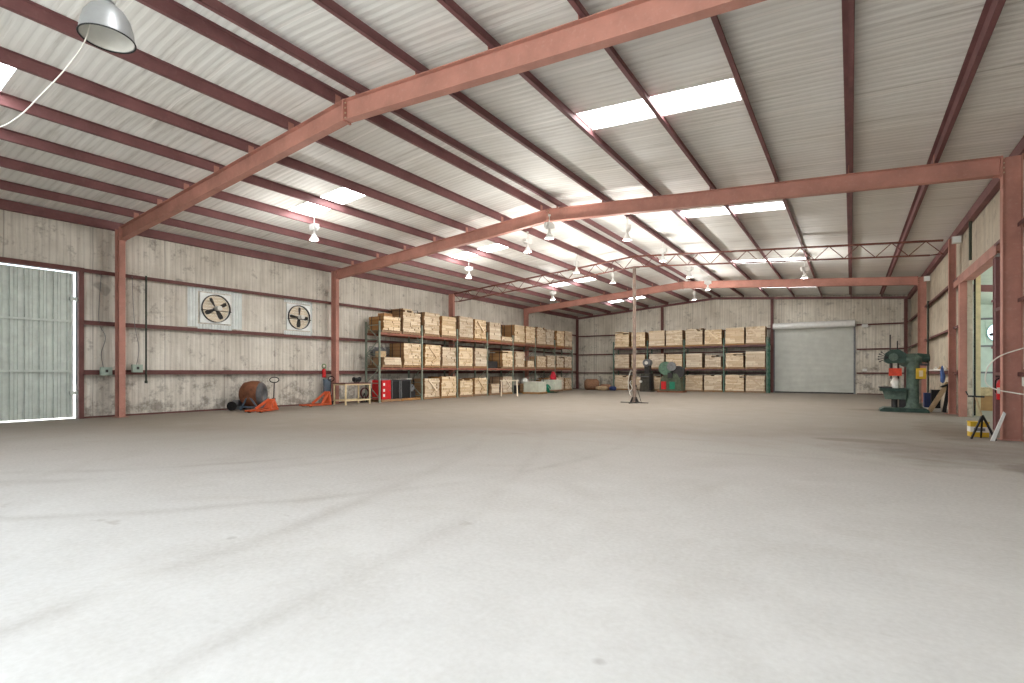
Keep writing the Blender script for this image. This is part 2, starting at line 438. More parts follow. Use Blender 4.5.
struct(mb.build('ceiling_annex', m_lgreen))

# corners and skirting trims of the main hall
struct(MB().box(WL, WL + .03, 5.45, YF, 0, .05).build('baseboard_left', m_girt))
struct(MB().box(.3, WR, YF - .03, YF, 0, .05).build('baseboard_far', m_girt))

# ------------------------------------------------------------------ steelwork
# purlins: Z sections, one object per line
LIFT = .06
pd = [.3, 1.8, 3.3, 4.8, 6.3, 7.8, 9.3]
def zed(x, s):
    z0 = zr(x) + LIFT; z1 = z0 + .198; t = .006; w = .07
    mb = MB()
    mb.box(x - t / 2, x + t / 2, YN, YF - .22, z0, z1)
    mb.box(*sorted((x, x + s * w)), YN, YF - .22, z0, z0 + t)
    mb.box(*sorted((x, x - s * w)), YN, YF - .22, z1 - t, z1)
    mb.box(*sorted((x + s * (w - t), x + s * w)), YN, YF - .22, z0, z0 + .016)
    return mb
for s, side in ((-1, 'left'), (1, 'right')):
    for i, d in enumerate(pd):
        o = zed(XM + s * d + .04, s).build('roof_purlin', m_purl)
        where = 'nearest the ridge' if i == 0 else ORD[i] + ' down from the ridge'
        tag(o, 'long dark red roof purlin on %s slope, %s' % (side, where), 'purlin', 'roof purlins')
    x = WL + .09 if s < 0 else WR - .09
    mb = MB(); mb.box(x - .07, x + .07, YN, YF - .22, zr(x) + .0, zr(x) + .25)
    tag(mb.build('eave_strut', m_purl), 'dark red eave strut along top of the %s wall' % side, 'strut', 'eave struts')

CL = (-18.40, -18.09); CR = (2.50, 2.80)
def rafter(y, name, label, dp=.38, x0=CL[1] + .002, x1=CR[0] - .002, w=.17, mat=m_beam):
    root = thing(name, label, 'roof beam', (XM, y, 0))
    for xa, pn in ((x0, 'rafter'), (x1, 'rafter')):
        a = Vector((xa - XM, 0, zr(xa) - dp / 2)); b = Vector((0, 0, ZR - dp / 2))
        mb = MB().ibeam(a, b, dp, w)
        r = mb.build(pn, mat, root)
        sg = 1 if xa > XM else -1
        # end plate with bolts
        q = MB()
        q.box(*sorted((a.x - sg * .02, a.x - sg * .002)), -w / 2 - .01, w / 2 + .01, a.z - dp / 2 - .02, a.z + dp / 2)
        q.build('end_plate', mat, r)
        b0 = None
        for k in range(4):
            for e in (-1, 1):
                zz = a.z - dp / 2 + .05 + k * (dp - .1) / 3
                if b0 is None: b0 = MB().cyl((-.02, 0, 0), (.02, 0, 0), .015, n=6).build('bolt', m_bolt, r); bb = b0
                else: bb = b0.copy(); COL.objects.link(bb)
                bb.location = (a.x - sg * .035 + sg * .055, e * .055, zz)
    q = MB()
    for sg in (-1, 1): q.box(*sorted((sg * .002, sg * .022)), -w / 2 - .01, w / 2 + .01, ZR - dp - .03, ZR - .005)
    rp_ = q.build('ridge_plate', mat, root); b0 = None
    for k in range(4):
        for e in (-1, 1):
            zz = ZR - dp + .04 + k * (dp - .1) / 3
            if b0 is None: b0 = MB().cyl((-.045, 0, 0), (.045, 0, 0), .014, n=6).build('bolt', m_bolt, rp_); bb = b0
            else: bb = b0.copy(); COL.objects.link(bb)
            bb.location = (0, e * .055, zz)
    # purlin clips standing on the beam
    c0 = None
    for s in (-1, 1):
        for d in pd:
            x = XM + s * d
            if x0 < x < x1:
                if c0 is None: c0 = MB().box(-.005, .005, -.06, .06, 0, .2).build('purlin_clip', mat, root); cc = c0
                else: cc = c0.copy(); COL.objects.link(cc)
                cc.location = (x - XM - s * .014 + .04, 0, zr(x))
    return root
rafter(6.25, 'roof_beam', 'red steel roof beam nearest the camera, running from upper right to the first left column')
rafter(13.9, 'roof_beam', 'red steel roof beam meeting the big column at the right edge')
rafter(29.2, 'roof_beam', 'dark red roof beam beyond the open truss, over the far racks')
rafter(-1.38, 'roof_beam', 'red steel roof beam over the open near doorway')
def column(y, side, label, ztop=None, w=.16, mat=m_beam, slim=0):
    x0, x1 = CL if side < 0 else CR
    x0 += slim
    xm = (x0 + x1) / 2; zt = ztop or zr(xm) - .01
    root = thing('steel_column', label, 'column', (xm, y, 0))
    MB().ibeam((0, 0, .015), (0, 0, zt), abs(x1 - x0), w, up=(1, 0, 0)).build('shaft', mat, root)
    MB().box(-.22 if side < 0 else -.18, .22 if side < 0 else .18, -.14, .14, 0, .015).build('base_plate', mat, root)
    return root
names = {0: 'first', 1: 'second', 2: 'third', 3: 'fourth'}
column(6.25, -1, 'red steel column beside the tall sheet metal door')
column(13.9, -1, 'red steel column on left wall behind the cream workbench')
column(21.5, -1, 'dark steel column behind the left racks, under truss end')
column(29.2, -1, 'dark red column behind the left racks, nearest the far corner')
column(13.9, 1, 'big red steel column at right edge with white hose looped on it', w=.2)
column(21.5, 1, 'dark red steel column where the open truss meets right wall', slim=.12)
column(29.2, 1, 'dark red steel column right behind the green drilling machine')
column(-1.38, 1, 'red steel column of the near end frame, right side')
column(-1.38, -1, 'red steel column of the near end frame, left side')

# open web joist with the centre pole
def joist():
    y = 21.5
    root = thing('roof_truss', 'slender open-web steel truss crossing the hall on a centre pole', 'truss', (XM, y, 0))
    for s in (-1, 1):
        xe = (CL[1] if s < 0 else CR[0]) - XM
        top = lambda x: ZR - SL * abs(x) - .03
        dep = .46
        mb = MB()
        for e in (-.03, .03): mb.bar((0, e, top(0)), (xe - s * .01, e, top(xe)), .04, .055)
        mb.build('top_chord', m_truss, root)
        mb = MB()
        for e in (-.025, .025): mb.bar((0, e, top(0) - dep), (xe - s * .35, e, top(xe) - dep + .02), .035, .045)
        mb.bar((xe - s * .35, 0, top(xe) - dep + .02), (xe - s * .01, 0, top(xe) - dep + .03), .03, .03)
        mb.build('bottom_chord', m_truss, root)
        mb = MB(); n = int(abs(xe) / .45); x = 0
        st = xe / n
        for k in range(n):
            a = (k * st, 0, top(k * st) - (0 if k % 2 == 0 else dep)); b = ((k + 1) * st, 0, top((k + 1) * st) - (0 if k % 2 else dep))
            mb.cyl(a, b, .014, n=6)
        mb.build('web_rod', m_truss, root)
joist()
def centre_pole():
    root = thing('support_pole', 'slim grey-brown pole standing alone mid-floor under truss', 'pole', (XM, 21.5, 0))
    MB().cyl((0, 0, .03), (0, 0, 5.88), .075, n=20).build('shaft', m_pole, root)
    mb = MB().box(-.16, .16, -.16, .16, 0, .03)
    for a in (0, PI / 2): mb.bar((-.62 * math.cos(a), -.62 * math.sin(a), .02), (.62 * math.cos(a), .62 * math.sin(a), .02), .06, .03)
    for k in range(4):
        a = PI / 4 + k * PI / 2; mb.bar((.07 * math.cos(a), .07 * math.sin(a), .25), (.17 * math.cos(a), .17 * math.sin(a), .03), .012, .08)
    mb.build('foot', m_dark, root)
    MB().box(-.2, .2, -.1, .1, 5.88, 5.90).box(-.03, .03, -.1, .1, 5.70, 5.88).build('head_plate', m_pole, root)
    MB().cyl((0, 0, 1.15), (0, 0, 1.25), .085, n=20).cyl((0, 0, 2.4), (0, 0, 2.46), .083, n=20).cyl((0, 0, 4.9), (0, 0, 5.0), .09, n=20).build('collar', m_pole, root)
centre_pole()
pts = [(XM - .09, 21.38, 1.45)]
for k in range(1, 19):
    t = k / 18; pts.append((XM - .09 - .14 * math.sin(PI * t * .95), 21.36, 1.45 - 1.12 * t))
for k in range(1, 10): pts.append((XM - .11 + .03 * k / 9 - .06 * math.sin(k), 21.33, .33 + .07 * k))
tag(MB().tube(pts, .014).build('air_hose', m_cable), 'pale air hose hanging down beside the centre pole', 'hose')
tag(MB().cyl((XM + .32, 21.5, 0), (XM + .15, 21.35, .72), .012, n=8).cyl((XM + .15, 21.35, .72), (XM + .12, 21.33, .8), .03, n=8).build('steel_rod', m_dark), 'thin dark rod leaning on the centre pole', 'rod')

# girts on the walls
def girt_y(side, z, y0, y1, label):
    x = WL if side < 0 else WR
    mb = MB(); s = 1 if side < 0 else -1
    mb.box(*sorted((x + s * .002, x + s * .175)), y0, y1, z - .004, z + .004)
    mb.box(*sorted((x + s * .168, x + s * .176)), y0, y1, z - .07, z + .004)
    mb.box(*sorted((x + s * .002, x + s * .01)), y0, y1, z, z + .07)
    return tag(mb.build('wall_girt', m_girt), label, 'girt', 'wall girts')
lv = ['lowest', 'middle', 'top']
for i, z in enumerate(GZ):
    girt_y(-1, z + (.04 if i == 2 else .02), 5.45 if i < 2 else 1.0, YF - .2, '%s dark red girt running along the whole left wall' % lv[i])
    girt_y(1, z + .02, 20.7, YF - .2, '%s dark red girt on right wall beyond the opening' % lv[i])
    girt_y(1, z + .02, YN, 15.9, '%s dark red girt on right wall before the opening' % lv[i])
def girt_x(x0, x1, z, label):
    mb = MB(); y = YF
    mb.box(x0, x1, y - .13, y - .002, z - .004, z + .004).box(x0, x1, y - .138, y - .13, z - .085, z + .004)
    tag(mb.build('wall_girt', m_girt), label, 'girt', 'wall girts')
for i, z in enumerate(GZ):
    girt_x(WL + .15, -11.68, z, '%s girt on far wall, left of its inner column' % lv[i])
    girt_x(-11.5, RD[0] - .15, z, '%s girt on far wall behind the lumber racks' % lv[i])
    girt_x(RD[1] + .12, WR - .25, z, '%s girt on far wall right of the roller door' % lv[i])
# end wall posts and rake
def endpost(x, label, w=.16):
    mb = MB().ibeam((x, YF - .24, 0), (x, YF - .24, zr(x) - .02), .18, w, t=.012, up=(0, 1, 0))
    tag(mb.build('wall_post', m_girt), label, 'post', 'far wall posts')
endpost(WL + .12, 'dark red post in the far left corner'); endpost(-11.59, 'dark red post rising behind the far lumber rack')
endpost(-4.33, 'dark red post at left edge of the roller door'); endpost(2.66, 'dark red post in the far right corner')
root = thing('end_rafter', 'dark red end rafter along the top of the far wall', 'roof beam', (XM, YF - .2, 0))
for xa in (WL + .02, WR - .02):
    MB().bar((xa - XM, 0, zr(xa) + .06), (0, 0, ZR + .06), .16, .14).build('rafter', m_purl, root)

# opening frame in the right wall
root = thing('doorway_frame', 'red-brown steel frame round the tall opening in the right wall', 'door frame', (WR, 0, 0))
MB().box(-.16, .14, 15.7, 22.2, 4.10, 4.28).box(-.176, -.161, 15.7, 22.2, 4.02, 4.28).build('header', m_beam, root)
MB().box(-.17, .06, 20.36, 20.62, 0, 4.10).build('jamb', m_beam, root)
mb = MB().box(-.12, .16, 16.05, 16.34, 0, 4.02)
for z in (1.9, 3.0): mb.box(-.135, -.12, 16.0, 16.4, z, z + .05)
mb.box(-.135, -.12, 16.2, 16.23, 0, 4.0); mb.build('jamb', m_purl, root)
MB().box(-.1, .1, 16.1, 16.3, 4.02, 4.10).build('track_box', m_white, root)
# parked sliding door edge seen in the opening
root = thing('sliding_door', 'narrow white and dark edge of a sliding door parked at the opening', 'door', (WR + .2, 20.86, 0))
MB().box(-.06, .0, -.05, 3.5, .03, 4.0).build('panel', m_lgreen, root)
MB().box(-.065, -.005, -.14, -.05, .03, 4.0).build('white_edge', m_white, root)
MB().box(.0, .04, -.2, -.16, .03, 4.3).build('dark_seal', m_rubber, root)
tag(MB().box(3.19, 3.30, 20.9, 21.0, 0, 4.9).build('annex_post', m_cream), 'cream post standing just inside the side room', 'post')
for i, z in enumerate(GZ):
    tag(MB().box(WR + .13, LX - .1, YF - .12, YF - .03, z - .05, z + .05).build('annex_girt', m_grey), '%s grey girt on the pale green side-room wall' % lv[i], 'girt', 'annex girts')
for k, y in enumerate((14.5, 21.6, 29.2)):
    mb = MB().bar((WR + .15, y, 5.1), (LX - .05, y, 4.35), .12, .28)
    tag(mb.build('annex_beam', m_purl), 'dark beam under side-room roof, %s one from the opening' % ORD[k], 'roof beam', 'annex beams')

# ------------------------------------------------------------------ left sheet-metal door
def corr_sheet(mb, fixed, a0, a1, z0, z1, pitch=.3, axis='y', d=.03, sgn=1):
    """ribbed sheet facing +x (axis y) or -y (axis x)"""
    a = a0; prof = []
    while a < a1 - 1e-6:
        for u, h in ((0, 0), (.30, 0), (.34, 1), (.42, 1), (.46, 0), (.62, 0), (.64, .4), (.68, .4), (.70, 0), (.85, 0), (.87, .4), (.91, .4), (.93, 0)):
            p = a + u * pitch
            if p <= a1: prof.append((p, h * d))
        a += pitch
    prof.append((a1, 0)); vs = []
    for p, h in prof:
        for z in (z0, z1):
            vs.append((fixed + sgn * h, p, z) if axis == 'y' else (p, fixed - sgn * h, z))
    mb.add(vs, [(2 * i, 2 * i + 2, 2 * i + 3, 2 * i + 1) for i in range(len(prof) - 1)])
root = thing('sheet_metal_door', 'tall ribbed galvanised door with daylight showing round its edge', 'door', (WL, 0, 0)); root['kind'] = 'structure'; root.name = 'door_1'
mb = MB(); corr_sheet(mb, -.05, 1.42, 5.24, .05, 4.19, .30, d=.05); mb.box(-.09, -.07, 1.42, 5.24, .05, 4.19)
mb.build('panel', m_galv, root)
mb = MB()
for z in (1.38, 2.80): mb.box(-.02, .03, 1.42, 5.20, z - .03, z + .03)
mb.build('rail', m_galv, root)
MB().box(-.09, -.0, 5.21, 5.25, .05, 4.19).box(-.09, -.02, 1.42, 1.46, .07, 4.16).build('stile', m_galvb, root)
struct(MB().box(-18.74, -18.50, 5.34, 5.46, 0, 4.36).build('trim_1', m_girt))
struct(MB().box(-18.74, -18.48, 1.1, 5.46, 4.24, 4.36).build('trim_2', m_girt))
q = MB()
for z in (.75, 3.45): q.box(-.05, .06, 5.17, 5.36, z - .05, z + .05)
q.build('hinge', m_galv, root)

# roller door in the far wall
root = thing('door_2', 'closed pale roller door in the far wall', 'door', (0, YF, 0)); root['kind'] = 'structure'
mb = MB(); n = 54
prof = []
for k in range(n):
    z = .03 + k * (4.2 / n); hh = 4.2 / n
    prof += [(z, 0), (z + hh * .35, .018), (z + hh * .75, .018), (z + hh * .98, 0)]
vs = []
for z, h in prof: vs += [(RD[0], .04 - h, z), (RD[1], .04 - h, z)]
mb.add(vs, [(2 * i, 2 * i + 1, 2 * i + 3, 2 * i + 2) for i in range(len(prof) - 1)])
mb.box(RD[0], RD[1], .05, .07, .03, 4.2)
mb.build('curtain', M('roller_door_slats', (204, 206, 198), .5, .1, var=.05, scale=2), root)
MB().cyl((RD[0] - .05, -.22, 4.33), (RD[1] + .05, -.22, 4.33), .21, n=20).build('drum_cover', m_white, root)
for x in (RD[0] - .02, RD[1] + .02): MB().box(x - .05, x + .05, -.06, -.002, 0, 4.3).build('guide_rail', m_grey, root)
MB().box(RD[0], RD[1], -.02, .05, 0, .08).build('bottom_bar', m_dark, root)
tag(MB().box(.55, .85, YF - .16, YF - .01, 4.06, 4.24).build('wall_box', m_white), 'small white box high right of the roller door', 'box', 'far wall boxes')
tag(MB().box(.58, .80, YF - .16, YF - .01, 1.40, 1.55).build('wall_box', m_white), 'small white box low right of the roller door', 'box', 'far wall boxes')

# ------------------------------------------------------------------ exhaust fans
def make_fan(label, blades_rot):
    r = thing('exhaust_fan', label, 'fan', group=None)
    q = MB(); n = 32; R0 = .47; W = .515      # square plate with round hole
    vs = []; fs = []
    for k in range(n):
        t = 2 * PI * k / n; cc, ss = math.cos(t), math.sin(t); m = max(abs(cc), abs(ss))
        vs += [(0, R0 * cc, R0 * ss), (0, W * cc / m, W * ss / m), (.05, R0 * cc, R0 * ss), (.05, W * cc / m, W * ss / m)]
    for k in range(n):
        a = 4 * k; b = 4 * ((k + 1) % n)
        fs += [(a, b, b + 1, a + 1), (a + 2, a + 3, b + 3, b + 2), (a, a + 2, b + 2, b), (a + 1, b + 1, b + 3, a + 3)]
    q.add(vs, fs); q.build('housing', m_galvb, r)
    q = MB()
    for k in range(36):
        a, b = 2 * PI * k / 36, 2 * PI * (k + 1) / 36
        q.bar((.08, .475 * math.cos(a), .475 * math.sin(a)), (.08, .475 * math.cos(b), .475 * math.sin(b)), .022, .07, up=(1, 0, 0))
    q.build('ring', m_dark, r)
    q = MB()
    for k in range(10):
        z = -.47 + k * .105; h = .52
        q.bar((-.06, -h, z), (-.06, h, z), .012, .112, up=(-.45, 0, 1))
    q.build('shutter_slat', m_cream2, r)
    hb = MB().cyl((-.02, 0, 0), (.12, 0, 0), .055, n=14).build('hub', m_dark, r)
    for k in range(4):
        a = blades_rot + k * PI / 2
        c, s = math.cos(a), math.sin(a)
        vs = []
        for u, w, tw in ((.05, .03, .03), (.2, .055, .035), (.32, .07, .03), (.40, .05, .02)):
            for e, dx in ((-1, -tw), (1, tw)):
                vs.append((.06 + dx, u * c - e * w * s, u * s + e * w * c))
        vs2 = [(x + .008, y, z) for x, y, z in vs]; m = len(vs)
        fs = []
        for i in range(3):
            p = 2 * i; fs += [(p, p + 1, p + 3, p + 2), (m + p, m + p + 2, m + p + 3, m + p + 1)]
        fs += [(0, 2, m + 2, m), (1, m + 1, m + 3, 3), (0, m, m + 1, 1), (6, 7, m + 7, m + 6)]
        MB().add(vs + vs2, fs).build('blade', m_dark, r)
    q = MB().cyl((.12, 0, 0), (.34, 0, 0), .085, n=16).build('motor', m_concwhite, r)
    MB().bar((.2, -.46, -.09), (.2, .46, -.09), .02, .02).bar((.2, -.46, -.09), (.05, -.48, -.09), .02, .02).bar((.2, .46, -.09), (.05, .48, -.09), .02, .02).build('motor_bracket', m_dark, r)
    return r
for i, (y, z) in enumerate(FAN):
    f = make_fan('round exhaust fan on left wall, flanked by ribbed sheets, nearer the metal door' if i == 0 else 'round exhaust fan on left wall nearer the workbench', .5 + i)
    f.location = (WL + .02, y, z)
# ribbed patch sheets round the fans
for (y0, y1, z0, z1, lb) in ((8.28, 8.60, 2.9, 4.24, 'pale ribbed sheet on the near side of the first fan'), (9.74, 10.12, 2.9, 4.24, 'pale ribbed sheet on the far side of the first fan'),
                              (8.60, 9.74, 4.13, 4.26, 'ribbed strip above the first wall fan'), (8.60, 9.74, 2.84, 3.01, 'ribbed strip below the first wall fan'),
                              (11.8, 13.0, 4.11, 4.26, 'ribbed strip above the second wall fan'), (11.8, 13.0, 2.84, 2.99, 'ribbed strip below the second wall fan'),
                              (12.97, 13.05, 2.9, 4.2, 'narrow pale sheet edge beside the second wall fan')):
    q = MB(); corr_sheet(q, WL + .02, y0, y1, z0, z1, .10, d=.035); q.box(WL + .002, WL + .019, y0, y1, z0, z1)
    tag(q.build('ribbed_sheet', m_galvb), lb, 'metal sheet', 'fan patch sheets')
f = make_fan('round fan opening with bright daylight in the pale green side-room wall', .3); f.location = (fx, YF - .05, fz); f.rotation_euler = (0, 0, -PI / 2); f.scale = (1, 1.14, 1.14)
for c in list(f.children):
    if c.name.startswith('housing'): c.data.materials[0] = m_lgreen
    if c.name.startswith('ring'): c.data.materials[0] = M('cyan_fan_ring', (70, 196, 196), .5)
    if c.name.startswith('shutter'): bpy.data.objects.remove(c)

# ------------------------------------------------------------------ electrical on left wall
def ebox(y, z, label):
    r = thing('electrical_box', label, 'electrical box', (WL + .18, y, z))
    MB().box(0, .1, -.14, .14, -.12, .12).build('case', m_elec, r); MB().box(.1, .112, -.13, .13, -.11, .11).build('cover', m_elec, r)
    MB().box(.112, .13, -.03, .03, -.03, .05).build('switch', m_dark, r)
ebox(5.95, 1.37, 'pale grey-green electrical box between metal door and column'); ebox(6.74, 1.46, 'pale grey-green electrical box just past the first left column')
tag(MB().cyl((WL + .24, 6.98, 1.02), (WL + .24, 6.98, 4.36), .026, n=10).cyl((WL + .24, 6.98, 1.0), (WL + .24, 6.98, 1.08), .04, n=10).build('wall_pipe', m_conduit), 'dark green pipe running down left wall past the first column', 'pipe')
def wire(pts, r, mat, name, label, cat='cable'):
    # Catmull-Rom through the points
    P = [Vector(p) for p in pts]; P = [P[0]] + P + [P[-1]]; out = []
    for i in range(1, len(P) - 2):
        for k in range(8):
            t = k / 8; a, b, c, d = P[i - 1], P[i], P[i + 1], P[i + 2]
            out.append(.5 * ((2 * b) + (c - a) * t + (2 * a - 5 * b + 4 * c - d) * t * t + (3 * b - 3 * c + d - a) * t ** 3))
    out.append(P[-2])
    return tag(MB().tube(out, r, 7).build(name, mat), label, cat)
wire([(WL + .03, 5.95, 1.49), (WL + .03, 5.9, 1.9), (WL + .03, 6.0, 2.4), (WL + .03, 5.84, 2.9), (WL + .03, 5.9, 4.3)], .007, m_grey, 'power_cable', 'thin grey cable rising from the electrical box near metal door')
wire([(WL + .2, 6.74, 1.58), (WL + .2, 6.8, 2.1), (WL + .2, 6.68, 2.9), (WL + .2, 6.62, 4.3)], .007, m_grey, 'power_cable', 'thin grey cable rising from the box past first column')

# ------------------------------------------------------------------ lamps
def make_lamp():
    r = thing('pendant_lamp', '', 'lamp', group='hanging high-bay lamps')
    MB().cyl((0, 0, 0), (0, 0, -.22), .012, n=8).cyl((0, 0, -.02), (0, 0, .02), .04, n=10).build('stem', m_white, r)
    b = MB().box(-.09, .09, -.07, .07, -.42, -.22)
    b.box(-.17, -.10, -.05, .05, -.38, -.24).box(.10, .17, -.05, .05, -.38, -.24)
    b.build('ballast', m_white, r)
    MB().lathe([(.03, -.42), (.045, -.44), (.035, -.50), (.06, -.55), (.125, -.66), (.135, -.70), (.125, -.70), (.055, -.56), (.02, -.53)], 20).build('reflector', m_white, r)
    MB().lathe([(.0, -.69), (.035, -.675), (.045, -.64), (.035, -.60), (.02, -.57)], 14).build('bulb', m_bulb, r)
    return r
LAMPS = [(-13.35, 9.43, 'white pendant lamp hanging nearest the front-left skylights'), (-13.35, 16.83, 'white pendant lamp over the nearer left racks'),
         (-13.5, 24.35, 'white pendant lamp over the farther left racks'), (-9.5, 15.3, 'white pendant lamp just left of the ridge before the truss'),
         (-9.7, 19.57, 'white pendant lamp left of the ridge right at the truss'), (-9.45, 22.9, 'white pendant lamp left of the ridge just beyond truss'),
         (-5.95, 15.6, 'white pendant lamp right of the ridge, before the truss'), (-5.95, 19.3, 'white pendant lamp right of the ridge in front of truss'),
         (-6.0, 23.3, 'white pendant lamp right of the ridge just beyond truss'), (-6.15, 27.5, 'white pendant lamp right of the ridge near the dark beam'),
         (-1.6, 24.3, 'white pendant lamp hanging alone towards the roller door'), (-7.55, 13.4, 'lit white pendant lamp at the peak of the second beam'),
         (-7.87, 31.7, 'white pendant lamp farthest away under the ridge')]
proto = None
LAMPW = 172
for i, (x, y, lb) in enumerate(LAMPS):
    z = zr(x) - .02
    if i == 11: z = ZR - .36
    if proto is None: proto = make_lamp(); proto.location = (x, y, z); proto['label'] = lb; o = proto
    else: o = dup(proto, (x, y, z), .4 * i, lb)
def add_lamp_light(x, y, z, w, r=.12):
    for kind, e in (('POINT', .62), ('SPOT', .30)):
        L = bpy.data.lights.new('lamp_light', kind); L.energy = w * e; L.color = (1, .97, .92); L.shadow_soft_size = r
        if kind == 'SPOT': L.spot_size = 2.9; L.spot_blend = .4
        o = bpy.data.objects.new('lamp_light', L); COL.objects.link(o); o.location = (x, y, z)
for i, (x, y, lb) in enumerate(LAMPS): add_lamp_light(x, y, (zr(x) - .02 if i != 11 else ZR - .36) - 1.0, LAMPW)
# big aluminium dome right over the camera's left
dx_, dy_, dz_ = -5.60, 1.82, 4.355
r = thing('dome_lamp', 'large aluminium dome lamp hanging at top left of the view', 'lamp', (dx_, dy_, dz_))
prof = [(.205, 0), (.21, .01), (.204, .03), (.196, .10), (.172, .19), (.13, .26), (.08, .30), (.05, .315), (.046, .37), (.044, .315)]
inner = [(.198, .01), (.194, .03), (.186, .10), (.162, .185), (.12, .25), (.07, .288), (.035, .30)]
MB().lathe(prof, 40).build('shade_outer', m_alum, r)
MB().lathe(inner, 40).build('shade_inner', M('dome_inner_reflector', (206, 204, 198), .4, .4, var=.04), r)
rp = [(.209 * math.cos(2 * PI * k / 40), .209 * math.sin(2 * PI * k / 40), .004) for k in range(41)]
MB().tube(rp, .006, 8).build('rim', m_rubber, r)
MB().lathe([(0, .12), (.04, .13), (.055, .18), (.045, .24), (.02, .29)], 18).build('bulb', M('frosted_bulb', (244, 238, 224), .3, var=.02), r)
MB().cyl((0, 0, .34), (0, 0, .40), .06, n=18).box(-.1, .1, -.08, .08, .40, .56).box(.1, .2, -.05, .05, .43, .54).build('ballast', m_white, r)
MB().cyl((0, 0, .56), (0, 0, zr(dx_) - dz_), .012, n=8).build('stem', m_white, r)
wire([(-5.60, 1.80, 4.9), (-5.70, 1.74, 4.55), (-5.76, 1.70, 4.32), (-5.90, 1.61, 4.09), (-6.10, 1.48, 3.84), (-6.27, 1.37, 3.65), (-6.45, 1.25, 3.55), (-6.8, 1.0, 3.52), (-7.3, .6, 3.7), (-8.0, .1, 4.3), (-8.6, -.3, 6.3)], .0055, m_cable, 'power_cable', 'loose white cable drooping across the top left corner')

# ------------------------------------------------------------------ pallet racks
def rack(name, label, origin, rotz, nb, bw, depth, zl, ztop, mu, mbm):
    """local x along the run, local -y is the aisle side; origin at front left foot"""
    r = thing(name, label, 'storage rack', origin, rotz)
    for k in range(nb + 1):
        x = k * bw; q = MB()
        for y in (0, depth): 
            q.box(x - .04, x + .04, y - .03 if y else 0, y if y else .03, 0, ztop)
            q.box(x - .04, x - .034, y - .06 if y else 0, y if y else .06, 0, ztop)
            q.box(x + .034, x + .04, y - .06 if y else 0, y if y else .06, 0, ztop)
        z = .2; e = 0
        while z + .7 < ztop:
            a, b = (.05, depth - .05) if e == 0 else (depth - .05, .05)
            q.bar((x, a, z), (x, b, z + .65), .03, .03); q.bar((x, .05, z), (x, depth - .05, z), .03, .03); z += .65; e ^= 1
        q.bar((x, .05, z), (x, depth - .05, z), .03, .03)
        u = q.build('upright_frame', mu, r)
        MB().box(x - .07, x + .07, -.04, .1, 0, .012).box(x - .07, x + .07, depth - .1, depth + .04, 0, .012).build('foot_plate', mu, u)
    for zz in zl:
        for k in range(nb):
            for y in (-.008, depth - .042):
                MB().box(k * bw + .042, (k + 1) * bw - .042, y, y + .05, zz - .105, zz).build('load_beam', mbm, r)
    return r
BW, RY0, RXF = 2.68, 15.60, -17.38
ZL = (1.56, 3.12)
rack('storage_rack', 'long pallet rack of seven bays along the left wall, stacked with lumber', (RXF, RY0, 0), PI / 2, 7, BW, .94, ZL, 3.62, m_upr, m_rbeam)
FX0, FYF, FBW = -14.93, 36.3, 2.61
rack('storage_rack', 'pallet rack of four bays against the far wall, stacked with lumber', (FX0, FYF, 0), 0, 4, FBW, 1.05, ZL, 3.62, m_upr2, m_rbeam2)
tag(MB().box(-4.40, -4.34, 36.36, 36.9, 3.1, 3.16).box(-4.41, -4.33, 36.34, 36.42, 0, 3.3).build('spare_upright', M('rack_deep_green', (30, 92, 70), .5)), 'spare deep green rack upright standing beside roller door', 'rack upright')

# lumber bundles: boards with their sawn ends to the aisle (local -y)
def bundle_mesh(w, h, d, seed, style):
    rnd = random.Random(seed); q = MB(); z = 0; cour = .085 if style != 2 else .12
    F = [1, 1, 0, 0, 1, 1]
    while z < h - .02:
        ch = cour * rnd.uniform(.8, 1.2); ch = min(ch, h - z)
        x = -w / 2 + rnd.uniform(-.015, .02)
        top = z > h * .8 and style == 1
        while x < w / 2 - .03:
            bw_ = rnd.choice((.12, .2, .3, .45, .6)) if style != 2 else rnd.choice((.3, .45, .6, 1.2))
            bw_ = min(bw_, w / 2 - x)
            if not (top and rnd.random() < .35):
                p = rnd.uniform(-.03, .02)
                q.box(x + .003, x + bw_ - .003, -d / 2 + p, d / 2 + rnd.uniform(-.03, .02), z + .003, z + ch - .002, F)
            x += bw_
        z += ch
    if style == 3:   # a slipped board lying askew over the face
        m = Matrix.Translation((0, -d / 2 - .05, h * .62)) @ Matrix.Rotation(.75, 4, 'Y')
        q.box(-.42, .42, -.015, .015, -.05, .05, F, m)
        m = Matrix.Translation((.15, -d / 2 - .045, h * .3)) @ Matrix.Rotation(-.5, 4, 'Y')
        q.box(-.3, .3, -.015, .015, -.04, .04, F, m)
    if style == 4:   # loose boards on top
        for k in range(4):
            m = Matrix.Translation((rnd.uniform(-.2, .2), 0, h + .02 + .03 * k)) @ Matrix.Rotation(rnd.uniform(-.25, .25), 4, 'Z')
            q.box(-.08 - .1 * rnd.random(), .1, -d / 2 * .95, d / 2 * .9, -.015, .015, F, m)
    return q
protos = {}
def bundle(key):
    """key=(w,h,style)"""
    if key in protos: return protos[key][0], protos[key][1]
    w, h, st = key
    r = thing('lumber_bundle', '', 'lumber bundle', group='lumber bundles on the racks')
    b = bundle_mesh(w, h, 1.0, hash((round(w * 100), round(h * 100), st)) % 9999, st).build('boards', [m_end, m_side], r)
    for y in (-.28, .28):
        q = MB(); t = .012; hw = w / 2 + .022
        q.box(-hw, hw, y - .02, y + .02, h + .001, h + .006).box(-hw - .003, -hw + .003, y - .02, y + .02, .0, h + .006).box(hw - .003, hw + .003, y - .02, y + .02, .0, h + .006)
        q.build('strap', m_dark, r)
    protos[key] = [r, True]; return r, False
